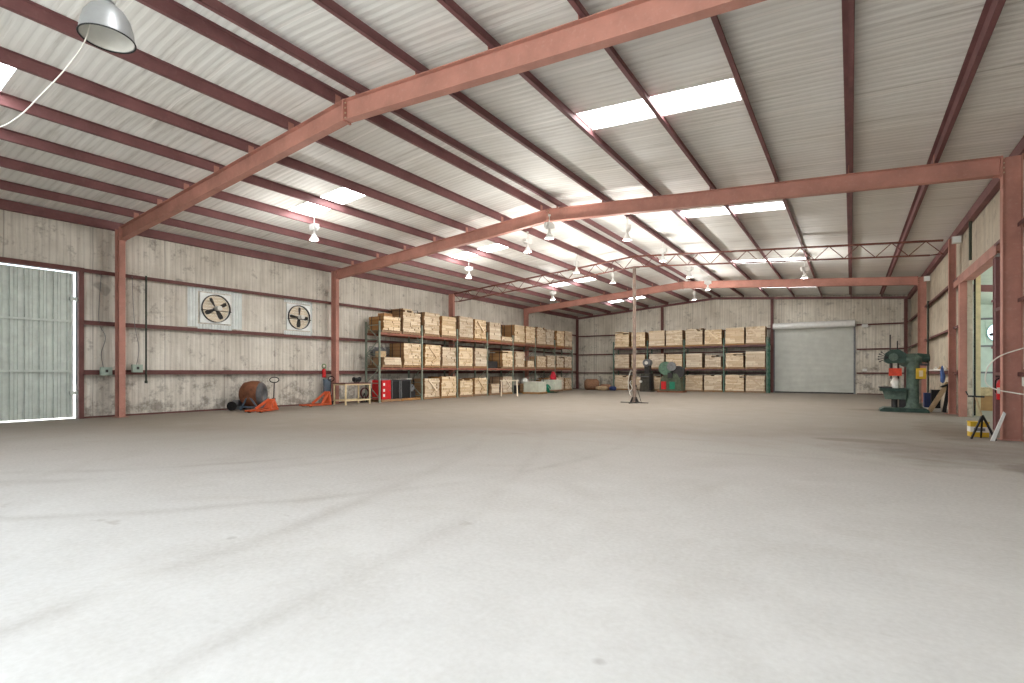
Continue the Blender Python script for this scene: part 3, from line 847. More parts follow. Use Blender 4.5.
def pallet_mesh(w, d):
    q = MB(); n = 7
    for k in range(n):
        x = -w / 2 + (w - .1) * k / (n - 1); q.box(x, x + .1, -d / 2, d / 2, .095, .115)
    for k in range(3):
        y = -d / 2 + (d - .05) * k / 2; q.box(-w / 2, w / 2, y, y + .05, .02, .095)
    for k in range(3):
        x = -w / 2 + (w - .1) * k / 2; q.box(x, x + .1, -d / 2, d / 2, 0, .02)
    return q
pal = None
def place_pallet(loc, rotz, label, group='wooden pallets under the loads', sx=1, sy=1):
    global pal
    if pal is None:
        pal = pallet_mesh(1.2, 1.0).build('wooden_pallet', m_pallet); tag(pal, label, 'pallet', group); o = pal
    else: o = pal.copy(); COL.objects.link(o); o['label'] = label; o['group'] = group
    o.location = loc; o.rotation_euler = (0, 0, rotz); o.scale = (sx, sy, 1); return o
used = set()
def place_bundle(key, loc, rotz, label, sy=1):
    src, _ = bundle(key)
    if key not in used:
        used.add(key); src.location = loc; src.rotation_euler = (0, 0, rotz); src['label'] = label; src.scale = (1, sy, 1); return src
    return dup(src, loc, rotz, label, scale=(1, sy, 1))
lvl_name = ('floor level', 'middle shelf', 'top shelf')
# rows: (bay, slot, level, width, height, style); slot 0 nearer, 1 farther
LEFT = [
 (0, 0, 2, 1.02, .62, 0), (0, 1, 2, 1.14, 1.08, 1), (1, 0, 2, 1.08, 1.05, 0), (1, 1, 2, 1.08, .98, 2), (2, 0, 2, 1.14, 1.10, 0), (2, 1, 2, 1.08, 1.05, 3),
 (3, 0, 2, 1.14, 1.0, 2), (3, 1, 2, 1.10, .24, 0), (4, 0, 2, 1.14, 1.05, 2), (4, 1, 2, 1.14, 1.05, 0), (5, 0, 2, 1.14, 1.12, 1), (5, 1, 2, 1.08, 1.05, 0), (6, 0, 2, 1.08, 1.05, 0), (6, 1, 2, 1.14, 1.1, 2),
 (0, 0, 1, 1.02, .34, 2), (0, 1, 1, 1.14, 1.02, 0), (1, 0, 1, 1.14, 1.02, 3), (1, 1, 1, 1.08, .95, 0), (2, 0, 1, 1.14, 1.0, 0), (2, 1, 1, 1.08, 1.0, 2),
 (3, 1, 1, 1.10, .95, 1), (4, 0, 1, 1.02, .95, 0), (4, 1, 1, .8, .4, 2), (5, 0, 1, 1.14, .72, 3), (5, 1, 1, 1.08, .8, 0), (6, 0, 1, 1.02, .85, 1), (6, 1, 1, 1.08, .8, 0),
 (1, 0, 0, 1.08, .92, 3), (1, 1, 0, 1.14, 1.0, 0), (2, 0, 0, 1.08, .85, 1), (2, 1, 0, 1.14, .9, 3), (3, 0, 0, .8, .55, 1), (3, 1, 0, 1.02, .95, 3), (5, 1, 0, 1.02, .7, 4), (6, 0, 0, 1.08, .85, 4), (6, 1, 0, 1.02, .8, 3), (4, 1, 0, 1.02, .5, 1)]
bayn = ('nearest', 'second', 'third', 'fourth', 'fifth', 'sixth', 'farthest')
fbay = ('leftmost', 'second', 'third', 'rightmost')
desc = {0: 'tidy lumber bundle', 1: 'ragged lumber bundle', 2: 'thick-board bundle', 3: 'bundle with slanted board', 4: 'bundle topped with loose boards'}
def lab(st, h, lv_, pos): return '%s%s, %s, %s' % ('low ' if h < .6 else '', desc[st], lv_, pos)
for b, s, l, w, h, st in LEFT:
    y = RY0 + b * BW + (.70 if s == 0 else 1.97)
    z = (.001, ZL[0] + .001, ZL[1] + .001)[l]
    pos = '%s half of left rack\'s %s bay' % ('near' if s == 0 else 'far', bayn[b])
    jx = random.uniform(-.03, .03)
    sy = .62 if (b, s) in ((2, 0), (5, 0), (4, 1)) else .95     # shallower where a wall column stands behind
    place_pallet((RXF - .48 * sy + jx + .01, y, z), PI / 2, 'wooden pallet on %s, %s' % (lvl_name[l], pos), sx=.97, sy=sy)
    place_bundle((w, h, st), (RXF - .47 * sy + jx + .01, y + random.uniform(-.02, .02), z + .117), PI / 2 + random.uniform(-.02, .02), lab(st, h, lvl_name[l], pos), sy)
FARR = [
 (0, 0, 2, 1.08, 1.12, 1), (0, 1, 2, 1.02, 1.02, 0), (1, 0, 2, 1.14, 1.08, 2), (1, 1, 2, 1.14, 1.05, 0), (2, 0, 2, 1.14, 1.12, 1), (2, 1, 2, 1.08, .98, 3), (3, 0, 2, 1.14, 1.05, 2), (3, 1, 2, 1.14, 1.08, 3),
 (0, 0, 1, 1.08, .98, 0), (0, 1, 1, 1.02, .95, 2), (1, 0, 1, 1.08, .98, 0), (1, 1, 1, 1.14, .92, 0), (2, 0, 1, 1.08, .95, 2), (2, 1, 1, 1.02, .8, 1), (3, 0, 1, 1.08, .92, 1), (3, 1, 1, 1.14, 1.02, 2),
 (0, 0, 0, 1.08, 1.0, 1), (0, 1, 0, 1.02, .9, 3), (1, 0, 0, 1.02, .95, 1), (1, 1, 0, 1.14, .95, 0), (2, 0, 0, 1.14, 1.0, 3), (2, 1, 0, 1.14, 1.02, 1), (3, 0, 0, 1.14, 1.05, 1), (3, 1, 0, 1.14, 1.0, 3)]
for b, s, l, w, h, st in FARR:
    x = FX0 + b * FBW + (.68 if s == 0 else 1.93)
    z = (.001, ZL[0] + .001, ZL[1] + .001)[l]
    pos = '%s half of far rack\'s %s bay' % ('left' if s == 0 else 'right', fbay[b])
    place_pallet((x, FYF + .52, z), 0, 'wooden pallet on %s, %s' % (lvl_name[l], pos), sx=.97)
    place_bundle((w, h, st), (x, FYF + .50, z + .117), random.uniform(-.02, .02), lab(st, h, lvl_name[l], pos))

# ------------------------------------------------------------------ loose things on and by the left rack
def carton(x0, x1, y0, y1, z0, z1, mat, label, cat='box', name='cardboard_box', group=None):
    r = thing(name, label, cat, ((x0 + x1) / 2, (y0 + y1) / 2, z0), 0, group)
    hx, hy, h = (x1 - x0) / 2, (y1 - y0) / 2, z1 - z0
    MB().box(-hx, hx, -hy, hy, 0, h).build('body', mat, r)
    q = MB(); e = .004
    q.box(-hx - e, -.004, -hy - e, hy + e, h, h + .006).box(.004, hx + e, -hy - e, hy + e, h, h + .006); q.build('flap', mat, r)
    MB().box(-.03, .03, -hy - .006, hy + .006, h + .006, h + .009).build('tape', m_tan, r)
    return r
carton(-17.9, -17.5, 15.95, 16.45, ZL[1] + .74, ZL[1] + .88, m_card, 'crumpled brown carton on top of the nearest top-shelf bundle')
carton(-17.85, -17.55, 15.75, 16.1, ZL[0] + .46, ZL[0] + .72, m_wood, 'small pale box upright on the low middle-shelf bundle')
# roll of wire netting on the middle shelf, nearest bay
r = thing('netting_roll', 'grey heap of wire netting on the middle shelf, nearest bay', 'netting', (-18.15, 16.25, ZL[0] + .52))
for k in range(6):
    R = .10 + .05 * k; pts = [(math.cos(a) * .32 * (1 + .12 * math.sin(3 * a + k)), math.sin(a) * .5 * (1 + .1 * math.cos(2 * a + k)), .03 + k * .07 + .05 * math.sin(2 * a + k)) for a in [2 * PI * j / 30 for j in range(31)]]
    MB().tube(pts, .012, 6).build('netting_loop', m_grey, r)
MB().lathe([(.0, .42), (.18, .40), (.27, .30), (.29, .12), (.26, .0)], 18).build('netting_core', m_grey, r)
# red machine and black cabinets under the rack
place_pallet((RXF - .5, 16.30, .001), PI / 2, 'wooden pallet under the red cabinet, floor level of left rack')
place_pallet((RXF - .5, 17.55, .001), PI / 2, 'wooden pallet under the black cabinets, floor level of left rack')
r = thing('red_cabinet', 'bright red steel cabinet with white labels under the left rack', 'cabinet', (RXF - .36, 16.03, .118))
MB().box(-.33, .30, -.27, .27, 0, .86).build('body', m_red, r)
MB().box(.30, .315, -.25, .25, .03, .83).build('door', m_red, r)
for z in (.12, .35, .62): MB().box(.315, .32, -.2, -.1, z, z + .12).build('label', m_label, r)
MB().box(-.28, .2, -.24, .24, .86, .92).build('lid', m_grey, r)
MB().cyl((.315, .18, .4), (.36, .18, .4), .02, n=8).build('handle', m_grey, r)
for k, (y, w, lb) in enumerate(((16.62, .5, 'black cabinet right beside the red one under left rack'), (17.26, .62, 'wider black cabinet under left rack, second from the red one'))):
    r = thing('black_cabinet', lb, 'cabinet', (RXF - .36, y, .118), 0, 'black cabinets under the rack')
    MB().box(-.33, .27, -w / 2 + .03, w / 2 - .03, 0, .82).build('body', m_black, r)
    for s in (-1, 1): MB().box(-.33, .30, *sorted((s * (w / 2 - .03), s * w / 2)), 0, .86).build('side_frame', m_grey, r)
    MB().box(.27, .285, -w / 2 + .04, w / 2 - .04, .04, .80).build('door', m_black, r)
    MB().box(.285, .30, w / 2 - .12, w / 2 - .1, .3, .5).build('handle', m_dark, r)
r = thing('electric_motor', 'grey machine block with cables beside the black cabinets', 'machine', (RXF - .45, 17.86, .118))
MB().box(-.2, .2, -.22, .2, 0, .3).build('base', m_dark, r); MB().cyl((-.18, -.02, .48), (.2, -.02, .48), .17, n=20).build('housing', m_grey, r)
MB().box(.0, .05, -.24, -.2, 0, .92).box(-.02, .07, -.26, .1, .88, .92).build('post', m_concwhite, r)
MB().tube([(.2, 0, .5), (.28, .05, .7), (.2, .12, .85), (.1, .1, .6), (.22, .15, .3)], .015, 7).build('cable', m_rubber, r)
# hose reel
r = thing('hose_reel', 'dark red coiled hose on floor at the rack\'s near end', 'hose reel', (-18.0, 15.25, 0))
for k in range(4):
    pts = [(.02 * k, .22 * math.cos(a), .42 + .22 * math.sin(a)) for a in [2 * PI * j / 20 for j in range(21)]]
    MB().tube(pts, .018, 6).build('coil', M('dark_red_hose', (92, 40, 44), .6), r)
MB().box(-.1, .12, -.16, .16, 0, .03).bar((0, -.14, .03), (0, 0, .42), .03, .03).bar((0, .14, .03), (0, 0, .42), .03, .03).build('stand', m_dark, r)
# items under the fourth and fifth bays
tag(MB().lathe([(0, 0), (.2, 0), (.24, .1), (.22, .24), (.12, .33), (0, .36)], 18).build('white_bag', m_concwhite, None, (RXF - .35, RY0 + 4 * BW + 1.9, .62)), 'round white bag on a low bundle under the fifth bay', 'bag')
carton(RXF - .9, RXF - .2, RY0 + 4 * BW + .3, RY0 + 4 * BW + 1.0, 0, .5, m_dark, 'dark crate on floor behind the timber trestle', 'crate', 'dark_crate')
carton(RXF - .9, RXF - .2, RY0 + 5 * BW + .2, RY0 + 5 * BW + 1.2, 0, .6, m_blue, 'blue-grey crate on floor under the left rack\'s sixth bay', 'crate', 'dark_crate')
carton(RXF - .8, RXF - .15, RY0 + 3 * BW + .2, RY0 + 3 * BW + 1.2, ZL[0] + .005, ZL[0] + .42, m_dark, 'dark crate on the middle shelf of left rack\'s fourth bay', 'crate', 'dark_crate')

# timber trestle in the aisle
r = thing('timber_trestle', 'pale timber A-frame trestle standing before the left rack', 'trestle', (-15.95, 23.75, 0), -.95)
for y in (-.42, .42):
    for s in (-1, 1): MB().bar((s * .26, y * 1.08, 0), (s * .06, y, .84), .05, .07).build('leg', m_palewood, r)
    MB().bar((-.19, y * 1.04, .3), (.19, y * 1.04, .3), .03, .07).build('cross_rail', m_palewood, r)
MB().box(-.1, .1, -.52, .52, .84, .89).build('top', m_palewood, r)
# wrapped pale loads with hand truck
def wrapped(loc, rz, w, d, h, mat, lb):
    r = thing('wrapped_load', lb, 'wrapped load', loc, rz, 'wrapped loads by the left rack')
    q = MB(); n = 5
    for k in range(n):
        e = .015 * ((k * 7) % 3 - 1)
        q.box(-w / 2 + e, w / 2 + e, -d / 2 - e, d / 2 - e, k * h / n + .003, (k + 1) * h / n)
    q.build('layers', mat, r); MB().box(-w / 2 - .015, w / 2 + .015, -d / 2 - .015, d / 2 + .015, h, h + .012).build('cover_sheet', m_label, r)
    return r
place_pallet((-16.35, 27.2, .001), .0, 'wooden pallet under the big pale wrapped load')
wrapped((-16.35, 27.2, .118), 0, 1.05, .98, .62, m_shrink, 'big pale wrapped load on a pallet in front of left rack')
place_pallet((-16.35, 29.3, .09), .0, 'wooden pallet carried on the teal pallet truck')
wrapped((-16.35, 29.3, .207), 0, 1.0, .95, .62, m_shrink, 'smaller pale wrapped load on the teal pallet truck')
r = thing('red_bag', 'red sack standing on top of the smaller wrapped load', 'sack', (-16.25, 29.35, .842))
MB().lathe([(0, 0), (.17, 0), (.2, .1), (.19, .26), (.15, .4), (.1, .47), (.13, .53), (0, .51)], 16).build('sack_body', M('red_sack', (176, 36, 52), .8, bump=.4), r)

# pallet trucks
def pallet_truck(name, label, loc, rz, mat, handle=True, lean=.12, fh=.56):
    """forks point local +y"""
    r = thing(name, label, 'pallet truck', loc, rz, 'pallet trucks')
    for s in (-1, 1):
        f = MB().box(s * .2 - .08, s * .2 + .08, .0, 1.12, .045, .085).box(s * .2 - .08, s * .2 - .072, 0, 1.12, .03, .085).box(s * .2 + .072, s * .2 + .08, 0, 1.12, .03, .085).build('fork', mat, r)
        MB().cyl((s * .2 - .05, 1.0, .04), (s * .2 + .05, 1.0, .04), .04, n=12).build('roller', m_rubber, f)
    q = MB()   # triangular frame sloping up to the pump
    q.add([(-.28, 0, .04), (.28, 0, .04), (.28, .06, .04), (-.28, .06, .04), (-.09, -.1, fh), (.09, -.1, fh), (.09, -.04, fh), (-.09, -.04, fh)],
          [(0, 1, 2, 3), (4, 5, 6, 7), (0, 1, 5, 4), (1, 2, 6, 5), (2, 3, 7, 6), (3, 0, 4, 7)])
    for s in (-1, 1): q.bar((s * .27, .5, .085), (s * .1, -.04, fh - .02), .035, .09)
    q.build('frame', mat, r)
    MB().cyl((0, -.18, .1), (0, -.18, .42), .06, n=14).box(-.12, .12, -.26, -.1, .12, .17).build('pump', m_dark, r)
    for s in (-1, 1): MB().cyl((s * .03, -.18, .085), (s * .08, -.18, .085), .085, n=18).build('wheel', m_rubber, r)
    if handle:
        yl = -.18 - lean * .9
        h = MB().cyl((0, -.18, .42), (0, yl, .98), .018, n=10).build('handle', m_dark, r)
        pts = []
        for k in range(25):
            a = 2 * PI * k / 24; pts.append((.17 * math.cos(a), yl - lean * .1 * math.sin(a), 1.07 + .095 * math.sin(a)))
        MB().tube(pts, .016, 8).build('grip_loop', m_rubber, h)
    return r
pallet_truck('pallet_truck', 'orange pallet truck with upright looped handle near left wall', (-17.0, 10.27, 0), -2.615, m_orange, lean=.05, fh=.40)
pallet_truck('pallet_truck', 'orange pallet truck with forks toward the door, by the workbench', (-17.75, 13.12, 0), PI + .12, m_orange, lean=.06)
pallet_truck('pallet_truck', 'teal pallet truck under the smaller wrapped load', (-16.35, 28.62, 0), 0, m_teal, lean=.3)

# mortar mixer by the left wall
r = thing('drum_mixer', 'rusty drum mixer with grey front, motor and wheel by left wall', 'mixer', (-17.85, 10.14, 0), math.atan2(.6, .8))
m = Matrix.Rotation(PI / 2, 4, 'Y')
MB().lathe([(.0, -.42), (.26, -.42), (.42, -.30), (.47, -.1), (.47, .14), (.42, .24)], 28, 0, Matrix.Translation((0, 0, .56)) @ m).build('drum', m_rust, r)
q = MB(); q.lathe([(.42, .24), (.43, .26), (.36, .34), (.22, .37), (.2, .33), (.0, .33)], 28, 0, Matrix.Translation((0, 0, .56)) @ m); q.build('drum_face', M('grey_drum_face', (96, 98, 100), .5, var=.2, rust=.3), r)
q = MB()
for s in (-1, 1):
    q.bar((-.3, s * .38, 0), (0, s * .44, .56), .05, .05).bar((.34, s * .38, 0), (0, s * .44, .56), .05, .05).bar((-.3, s * .38, .12), (.34, s * .38, .12), .04, .04)
q.bar((-.3, -.38, .12), (-.3, .38, .12), .04, .04).bar((.34, -.38, .12), (.34, .38, .12), .04, .04); q.build('stand', m_blue, r)
MB().cyl((-.62, -.2, .24), (-.40, -.2, .24), .12, n=16).box(-.62, -.36, -.3, -.1, .03, .13).build('motor', m_grey, r)
for y in (-.56, .34): MB().cyl((-.52, y, .16), (-.52, y + .05, .16), .16, n=24).cyl((-.52, y - .02, .19), (-.52, y + .08, .19), .05, n=12).build('wheel', m_rubber, r)
MB().cyl((-.52, -.5, .19), (-.52, .36, .19), .02, n=8).build('axle', m_dark, r)
# workbench
r = thing('workbench', 'cream steel workbench with dark top beside the rack', 'workbench', (-17.45, 14.15, 0))
W2, D2 = .62, .36    # half sizes along y and x
for sx in (-1, 1):
    for sy in (-1, 1): MB().box(sx * D2 - .025, sx * D2 + .025, sy * W2 - .025, sy * W2 + .025, 0, .86).build('leg', m_cream, r)
q = MB()
for z in (.18, .83):
    for sx in (-1, 1): q.box(sx * D2 - .02, sx * D2 + .02, -W2, W2, z - .025, z + .025)
    for sy in (-1, 1): q.box(-D2, D2, sy * W2 - .02, sy * W2 + .02, z - .025, z + .025)
q.build('rail', m_cream, r); MB().box(-D2 - .04, D2 + .04, -W2 - .05, W2 + .05, .86, .90).build('top', m_girt, r)
r = thing('bench_grinder', 'small black bench grinder on the cream workbench', 'bench grinder', (-17.45, 14.38, .90))
MB().box(-.08, .08, -.09, .09, 0, .05).cyl((0, 0, .03), (0, 0, .1), .05, n=12).build('base', m_dark, r)
MB().cyl((0, -.11, .14), (0, .11, .14), .075, n=18).build('motor', m_black, r)
for s in (-1, 1): MB().cyl((0, s * .13, .14), (0, s * .165, .14), .1, n=20).build('wheel_guard', m_black, r)
# things hanging on the lowest girt near second column
r = thing('fire_extinguisher', 'small red extinguisher with green top hung on left wall by column', 'fire extinguisher', (WL + .25, 13.45, 1.12))
MB().lathe([(0, 0), (.07, 0), (.075, .03), (.075, .3), (.05, .36), (.03, .37)], 16).build('cylinder', m_red, r)
MB().cyl((0, 0, .36), (0, 0, .42), .03, n=10).build('valve', m_dark, r)
pts = [(0, .09 * math.cos(a), .47 + .09 * math.sin(a)) for a in [2 * PI * j / 18 for j in range(19)]]
MB().tube(pts, .018, 6).build('hose_loop', M('green_hose', (90, 140, 70), .6), r)
tag(MB().box(WL + .2, WL + .3, 13.45, 13.75, .35, 1.0).box(WL + .19, WL + .31, 13.43, 13.77, 1.0, 1.05).build('blue_grey_board', m_blue), 'blue-grey panel standing behind the second orange pallet truck', 'panel')

# ------------------------------------------------------------------ far left corner sacks
def sack(loc, rz, L, R, mat, lb, flat=.8):
    prof = [(.0, -L / 2), (R * .7, -L / 2 * .96), (R, -L / 2 * .7), (R * .96, 0), (R, L / 2 * .7), (R * .7, L / 2 * .96), (0, L / 2)]
    mm = Matrix.Translation((0, 0, R * flat)) @ Matrix.Diagonal((1, 1, flat, 1)) @ Matrix.Rotation(PI / 2, 4, 'Y')
    q = MB().lathe(prof, 18, 0, mm); o = q.build('burlap_sack', mat, None, loc, rz); return tag(o, lb, 'sack', 'sacks by the far left corner')
sack((-16.3, 35.4, 0), .6, 1.1, .42, m_sack, 'big brown rolled sack near the far left corner', 1)
sack((-15.25, 35.55, 0), .2, .8, .28, m_sack, 'brown sack lying right of the big rolled one')
sack((-15.2, 34.75, 0), -.1, .9, .2, m_tan, 'pale tan sack in front of the corner sacks')
sack((-14.4, 34.9, 0), -.4, .5, .2, m_blueb, 'small dark blue bundle at foot of the far rack')

# ------------------------------------------------------------------ machines in front of the far rack
r = thing('band_saw', 'narrow dark grey machine standing before the far rack near centre pole', 'machine', (-11.75, 34.6, 0), -.1)
MB().prism([(-.42, 0), (.42, 0), (.36, .5), (.34, 1.25), (-.34, 1.25), (-.38, .5)], -.3, .3).build('cabinet', M('dark_olive_steel', (74, 72, 64), .5, var=.2), r)
MB().box(-.12, .22, -.2, .2, 1.25, 1.9).build('neck', m_dark, r)
MB().cyl((.03, -.2, 1.98), (.03, .2, 1.98), .27, n=24).build('wheel_cover', m_grey, r)
MB().cyl((.03, -.23, 1.98), (.03, -.2, 1.98), .12, n=20).build('cover_boss', m_concwhite, r)
MB().box(-.4, .25, -.5, -.28, 1.0, 1.05).build('work_table', m_grey, r)
MB().box(.30, .44, -.32, -.1, .1, 1.2).build('black_guard', m_black, r)
MB().cyl((-.3, -.3, .7), (-.3, -.42, .7), .09, n=16).build('hand_wheel', m_concwhite, r)
r = thing('punch_press', 'green press with big flywheels and red panel before the far rack', 'machine', (-9.95, 34.3, 0))
MB().box(-.85, .85, -.5, .45, 0, .1).build('base_skid', m_rust, r)
MB().prism([(-.75, .1), (.7, .1), (.62, .9), (.4, 1.25), (-.35, 1.25), (-.65, .9)], -.38, .35).build('body', M('olive_green_steel', (86, 96, 76), .5, var=.25), r)
MB().box(-.6, -.28, -.44, -.38, .2, .72).build('red_panel', m_red, r)
MB().box(-.05, .3, -.44, -.38, .22, .70).build('teal_panel', m_teal, r)
MB().cyl((-.35, -.4, 1.6), (-.35, -.15, 1.6), .44, n=28).cyl((-.35, -.43, 1.6), (-.35, -.4, 1.6), .12, n=16).build('flywheel', M('flywheel_green', (96, 128, 108), .5, var=.2), r)
MB().cyl((.1, -.5, 1.72), (.1, -.42, 1.72), .3, n=24).cyl((.1, -.54, 1.72), (.1, -.5, 1.72), .07, n=12).build('pulley', m_grey, r)
MB().cyl((.48, -.35, 1.35), (.48, -.1, 1.35), .4, n=28).build('dark_wheel', m_dark, r)
MB().box(-.3, .45, -.1, .3, 1.2, 1.75).build('head', m_mgreen, r)
MB().box(-.15, .15, -.5, -.38, .95, 1.3).build('ram', m_dark, r)

# ------------------------------------------------------------------ green drilling machine
r = thing('drilling_machine', 'big green drilling machine with orange and yellow boxes near right wall', 'machine', (1.57, 21.95, 0))
MB().prism([(-.74, 0), (.58, 0), (.58, .08), (.5, .14), (-.62, .14), (-.74, .07)], -.42, .42).build('base', m_mgreen2, r)
q = MB(); prof = [(.30, .12), (.24, .22), (.20, .5), (.185, 1.0), (.18, 1.5), (.2, 1.66), (.18, 1.72)]
q.lathe(prof, 24, 0, Matrix.Translation((.18, 0, 0))); q.cyl((.18, 0, 1.7), (.18, 0, 1.74), .18, n=24); q.build('pillar', m_mgreen, r)
q = MB(); q.cyl((-.02, -.05, 1.72), (-.02, .12, 1.72), .2, n=22); q.lathe([(0, -.3), (.15, -.28), (.19, -.15), (.2, .2), (.16, .36), (0, .38)], 22, 0, Matrix.Translation((.05, 0, 1.78)) @ Matrix.Rotation(PI / 2, 4, 'Y')); q.build('arm', m_mgreen, r)
hd = MB().prism([(-.62, 1.72), (-.58, 2.0), (-.42, 2.12), (-.2, 2.12), (-.02, 1.98), (-.02, 1.68), (-.5, 1.64)], -.2, .2).build('head', m_mgreen2, r)
MB().cyl((-.36, -.24, 1.86), (-.36, -.2, 1.86), .13, n=20).build('dial', m_mgreen, hd)
for k in range(5):
    a = PI * .75 + k * .32; q = MB().cyl((-.5, -.22, 1.84), (-.5 + .28 * math.cos(a), -.26, 1.84 + .28 * math.sin(a)), .011, n=6).cyl((-.5 + .26 * math.cos(a), -.26, 1.84 + .26 * math.sin(a)), (-.5 + .3 * math.cos(a), -.26, 1.84 + .3 * math.sin(a)), .02, n=8); q.build('feed_lever', m_dark, hd)
MB().cyl((.28, 0, 1.84), (.60, 0, 1.80), .15, n=22).cyl((.6, 0, 1.8), (.63, 0, 1.8), .1, n=16).build('motor', m_mgreen2, r)
MB().box(.22, .6, -.12, .12, 1.56, 1.64).build('motor_shelf', m_dark, r)
MB().cyl((-.42, -.05, 1.3), (-.42, -.05, 1.66), .045, n=14).cyl((-.42, -.05, 1.12), (-.42, -.05, 1.3), .025, n=12).cyl((-.22, -.05, 1.1), (-.22, -.05, 1.66), .03, n=12).build('spindle', m_dark, r)
MB().cyl((-.44, 0, 2.1), (-.44, 0, 2.64), .018, n=8).cyl((-.24, 0, 2.1), (-.24, 0, 2.42), .018, n=8).build('rod', m_dark, r)
MB().box(-.49, -.14, -.3, -.14, 1.22, 1.48).box(-.42, -.30, -.31, -.3, 1.3, 1.4).build('orange_box', M('orange_red_box', (222, 76, 48), .5), r)
MB().box(.24, .5, -.3, -.1, 1.12, 1.48).build('yellow_box', m_yellow, r)
MB().box(.32, .42, -.31, -.3, 1.2, 1.4).build('yellow_box_cover', m_cream, r)
MB().cyl((.36, -.2, .3), (.36, -.2, 1.12), .03, n=10).build('conduit', m_pole, r)
tb = MB().box(-.74, -.02, -.34, .3, .70, .80).build('table', m_mgreen2, r)
MB().box(-.76, -.40, -.36, .3, .80, .84).build('table_top', m_dark, tb)
MB().prism([(-.58, .42), (-.02, .42), (.0, .7), (-.66, .7)], -.2, .2).build('knee', m_mgreen, r)
MB().cyl((-.32, 0, .14), (-.32, 0, .45), .09, n=16).box(-.2, -.02, -.14, .14, .14, .42).build('knee_screw', m_dark, r)
MB().lathe([(.12, 0), (.10, .1), (.14, .2), (.08, .32), (.03, .4)], 12, 0, Matrix.Translation((-.3, -.08, .8))).build('white_vise', m_concwhite, r)

# ------------------------------------------------------------------ clutter by right wall behind the drilling machine
tag(MB().box(2.02, 2.52, 22.3, 23.3, 0, .12).build('floor_tray', m_concwhite), 'low white tray on floor under the clutter by right wall', 'tray')
carton(2.12, 2.45, 22.68, 23.0, .12, .62, m_blueb, 'dark blue bin on the tray by the right wall', 'bin', 'plastic_bin', 'bins by right wall')
carton(2.28, 2.52, 22.36, 22.62, .12, .74, m_black, 'black bin on the tray by the right wall', 'bin', 'plastic_bin', 'bins by right wall')
tag(MB().bar((2.2, 22.12, .02), (2.7, 22.2, 1.0), .14, .03, up=(0, 1, 0)).build('leaning_board', m_wood), 'brown board leaning over the bins by right wall', 'board')
tag(MB().bar((2.56, 21.95, .02), (2.72, 22.2, .95), .10, .06, up=(0, 1, 0)).bar((2.5, 22.0, .86), (2.75, 22.16, .96), .08, .05).build('black_bracket', m_black), 'black bent bracket leaning against the right wall', 'bracket')
# conduits and pipes on right wall
tag(MB().cyl((WR - .2, 27.7, .3), (WR - .2, 27.7, 4.35), .03, n=8).cyl((WR - .2, 27.7, 4.3), (WR - .02, 27.7, 4.3), .03, n=8).build('wall_pipe', m_conduit), 'dark upright pipe on right wall behind the drilling machine', 'pipe')
tag(MB().cyl((WR - .2, 18.5, 4.4), (WR - .2, 18.5, 5.45), .035, n=8).build('wall_pipe', m_conduit), 'short dark pipe hanging above the right wall opening', 'pipe')
tag(MB().cyl((WR - .06, 22.0, .7), (WR - .06, 22.0, 2.75), .04, n=10).build('wall_pipe', m_white), 'white upright conduit beside the truss column', 'pipe')
tag(MB().tube([(2.45, 21.36, 1.55), (2.44, 21.34, 1.4), (2.46, 21.33, 1.2), (2.45, 21.35, 1.05), (2.46, 21.36, 1.0)], [.02, .05, .07, .06, .02], 10).build('blue_rag', m_cloth), 'blue rag hanging low on the truss column', 'rag')
q = MB()
for k in range(7): q.box(WR - .26, WR - .12, 22.6 + k * .62, 22.6 + k * .62 + .2, 1.385, 1.43 + .04 * (k % 3))
tag(MB().cyl((WR - .2, 22.5, 1.42), (WR - .2, 27.2, 1.42), .03, n=8).build('wall_pipe', m_concwhite), 'pale pipe lying along the lowest right wall girt', 'pipe')
for k in range(4):
    y = 22.8 + k * 1.1
    tag(MB().box(WR - .16, WR - .05, y, y + .2, 1.385, 1.5).cyl((WR - .1, y + .1, 1.5), (WR - .1, y + .1, 1.56), .03, n=8).build('small_can', m_concwhite if k % 2 else m_tan), '%s on the lowest right girt, %s from the truss column' % ('white can' if k % 2 else 'tan can', ORD[k]), 'can', 'cans on the right girt')
# wall floodlight boxes at column tops
for x, y, z, lb in ((2.68, 21.3, 5.50, 'white floodlight box on top of the truss column'), (2.7, 29.0, 5.45, 'white floodlight box at top of the column behind drilling machine'), (2.84, 13.75, 5.74, 'pale box beside the top of the big right column')):
    r = thing('floodlight', lb, 'floodlight', (x, y, z), 0, 'floodlights on the right columns')
    MB().box(-.02 if x < 2.8 else 0.01, .2 if x < 2.8 else .07, -.24, -.10, -.1, .12).build('case', m_concwhite, r); MB().box(-.01 if x < 2.8 else .015, .18 if x < 2.8 else .06, -.25, -.24, -.08, .10).build('lens', m_galvb, r)
# fire extinguisher on near jamb
r = thing('fire_extinguisher', 'red fire extinguisher hung just left of the big right column', 'fire extinguisher', (2.83, 15.72, .72))
MB().lathe([(0, 0), (.075, 0), (.085, .03), (.085, .36), (.06, .44), (.03, .46)], 18).build('cylinder', m_red, r)
MB().cyl((0, 0, .45), (0, 0, .52), .028, n=10).box(-.1, .03, -.015, .015, .52, .55).build('valve', m_dark, r)
MB().tube([(-.03, 0, .5), (-.1, -.02, .44), (-.11, -.03, .3), (-.1, -.03, .16)], .012, 7).build('hose', m_rubber, r)
MB().box(-.087, .087, -.088, -.083, .14, .28).build('label', m_label, r)
MB().box(-.03, .03, .05, .33, .1, .4).build('bracket', m_dark, r)
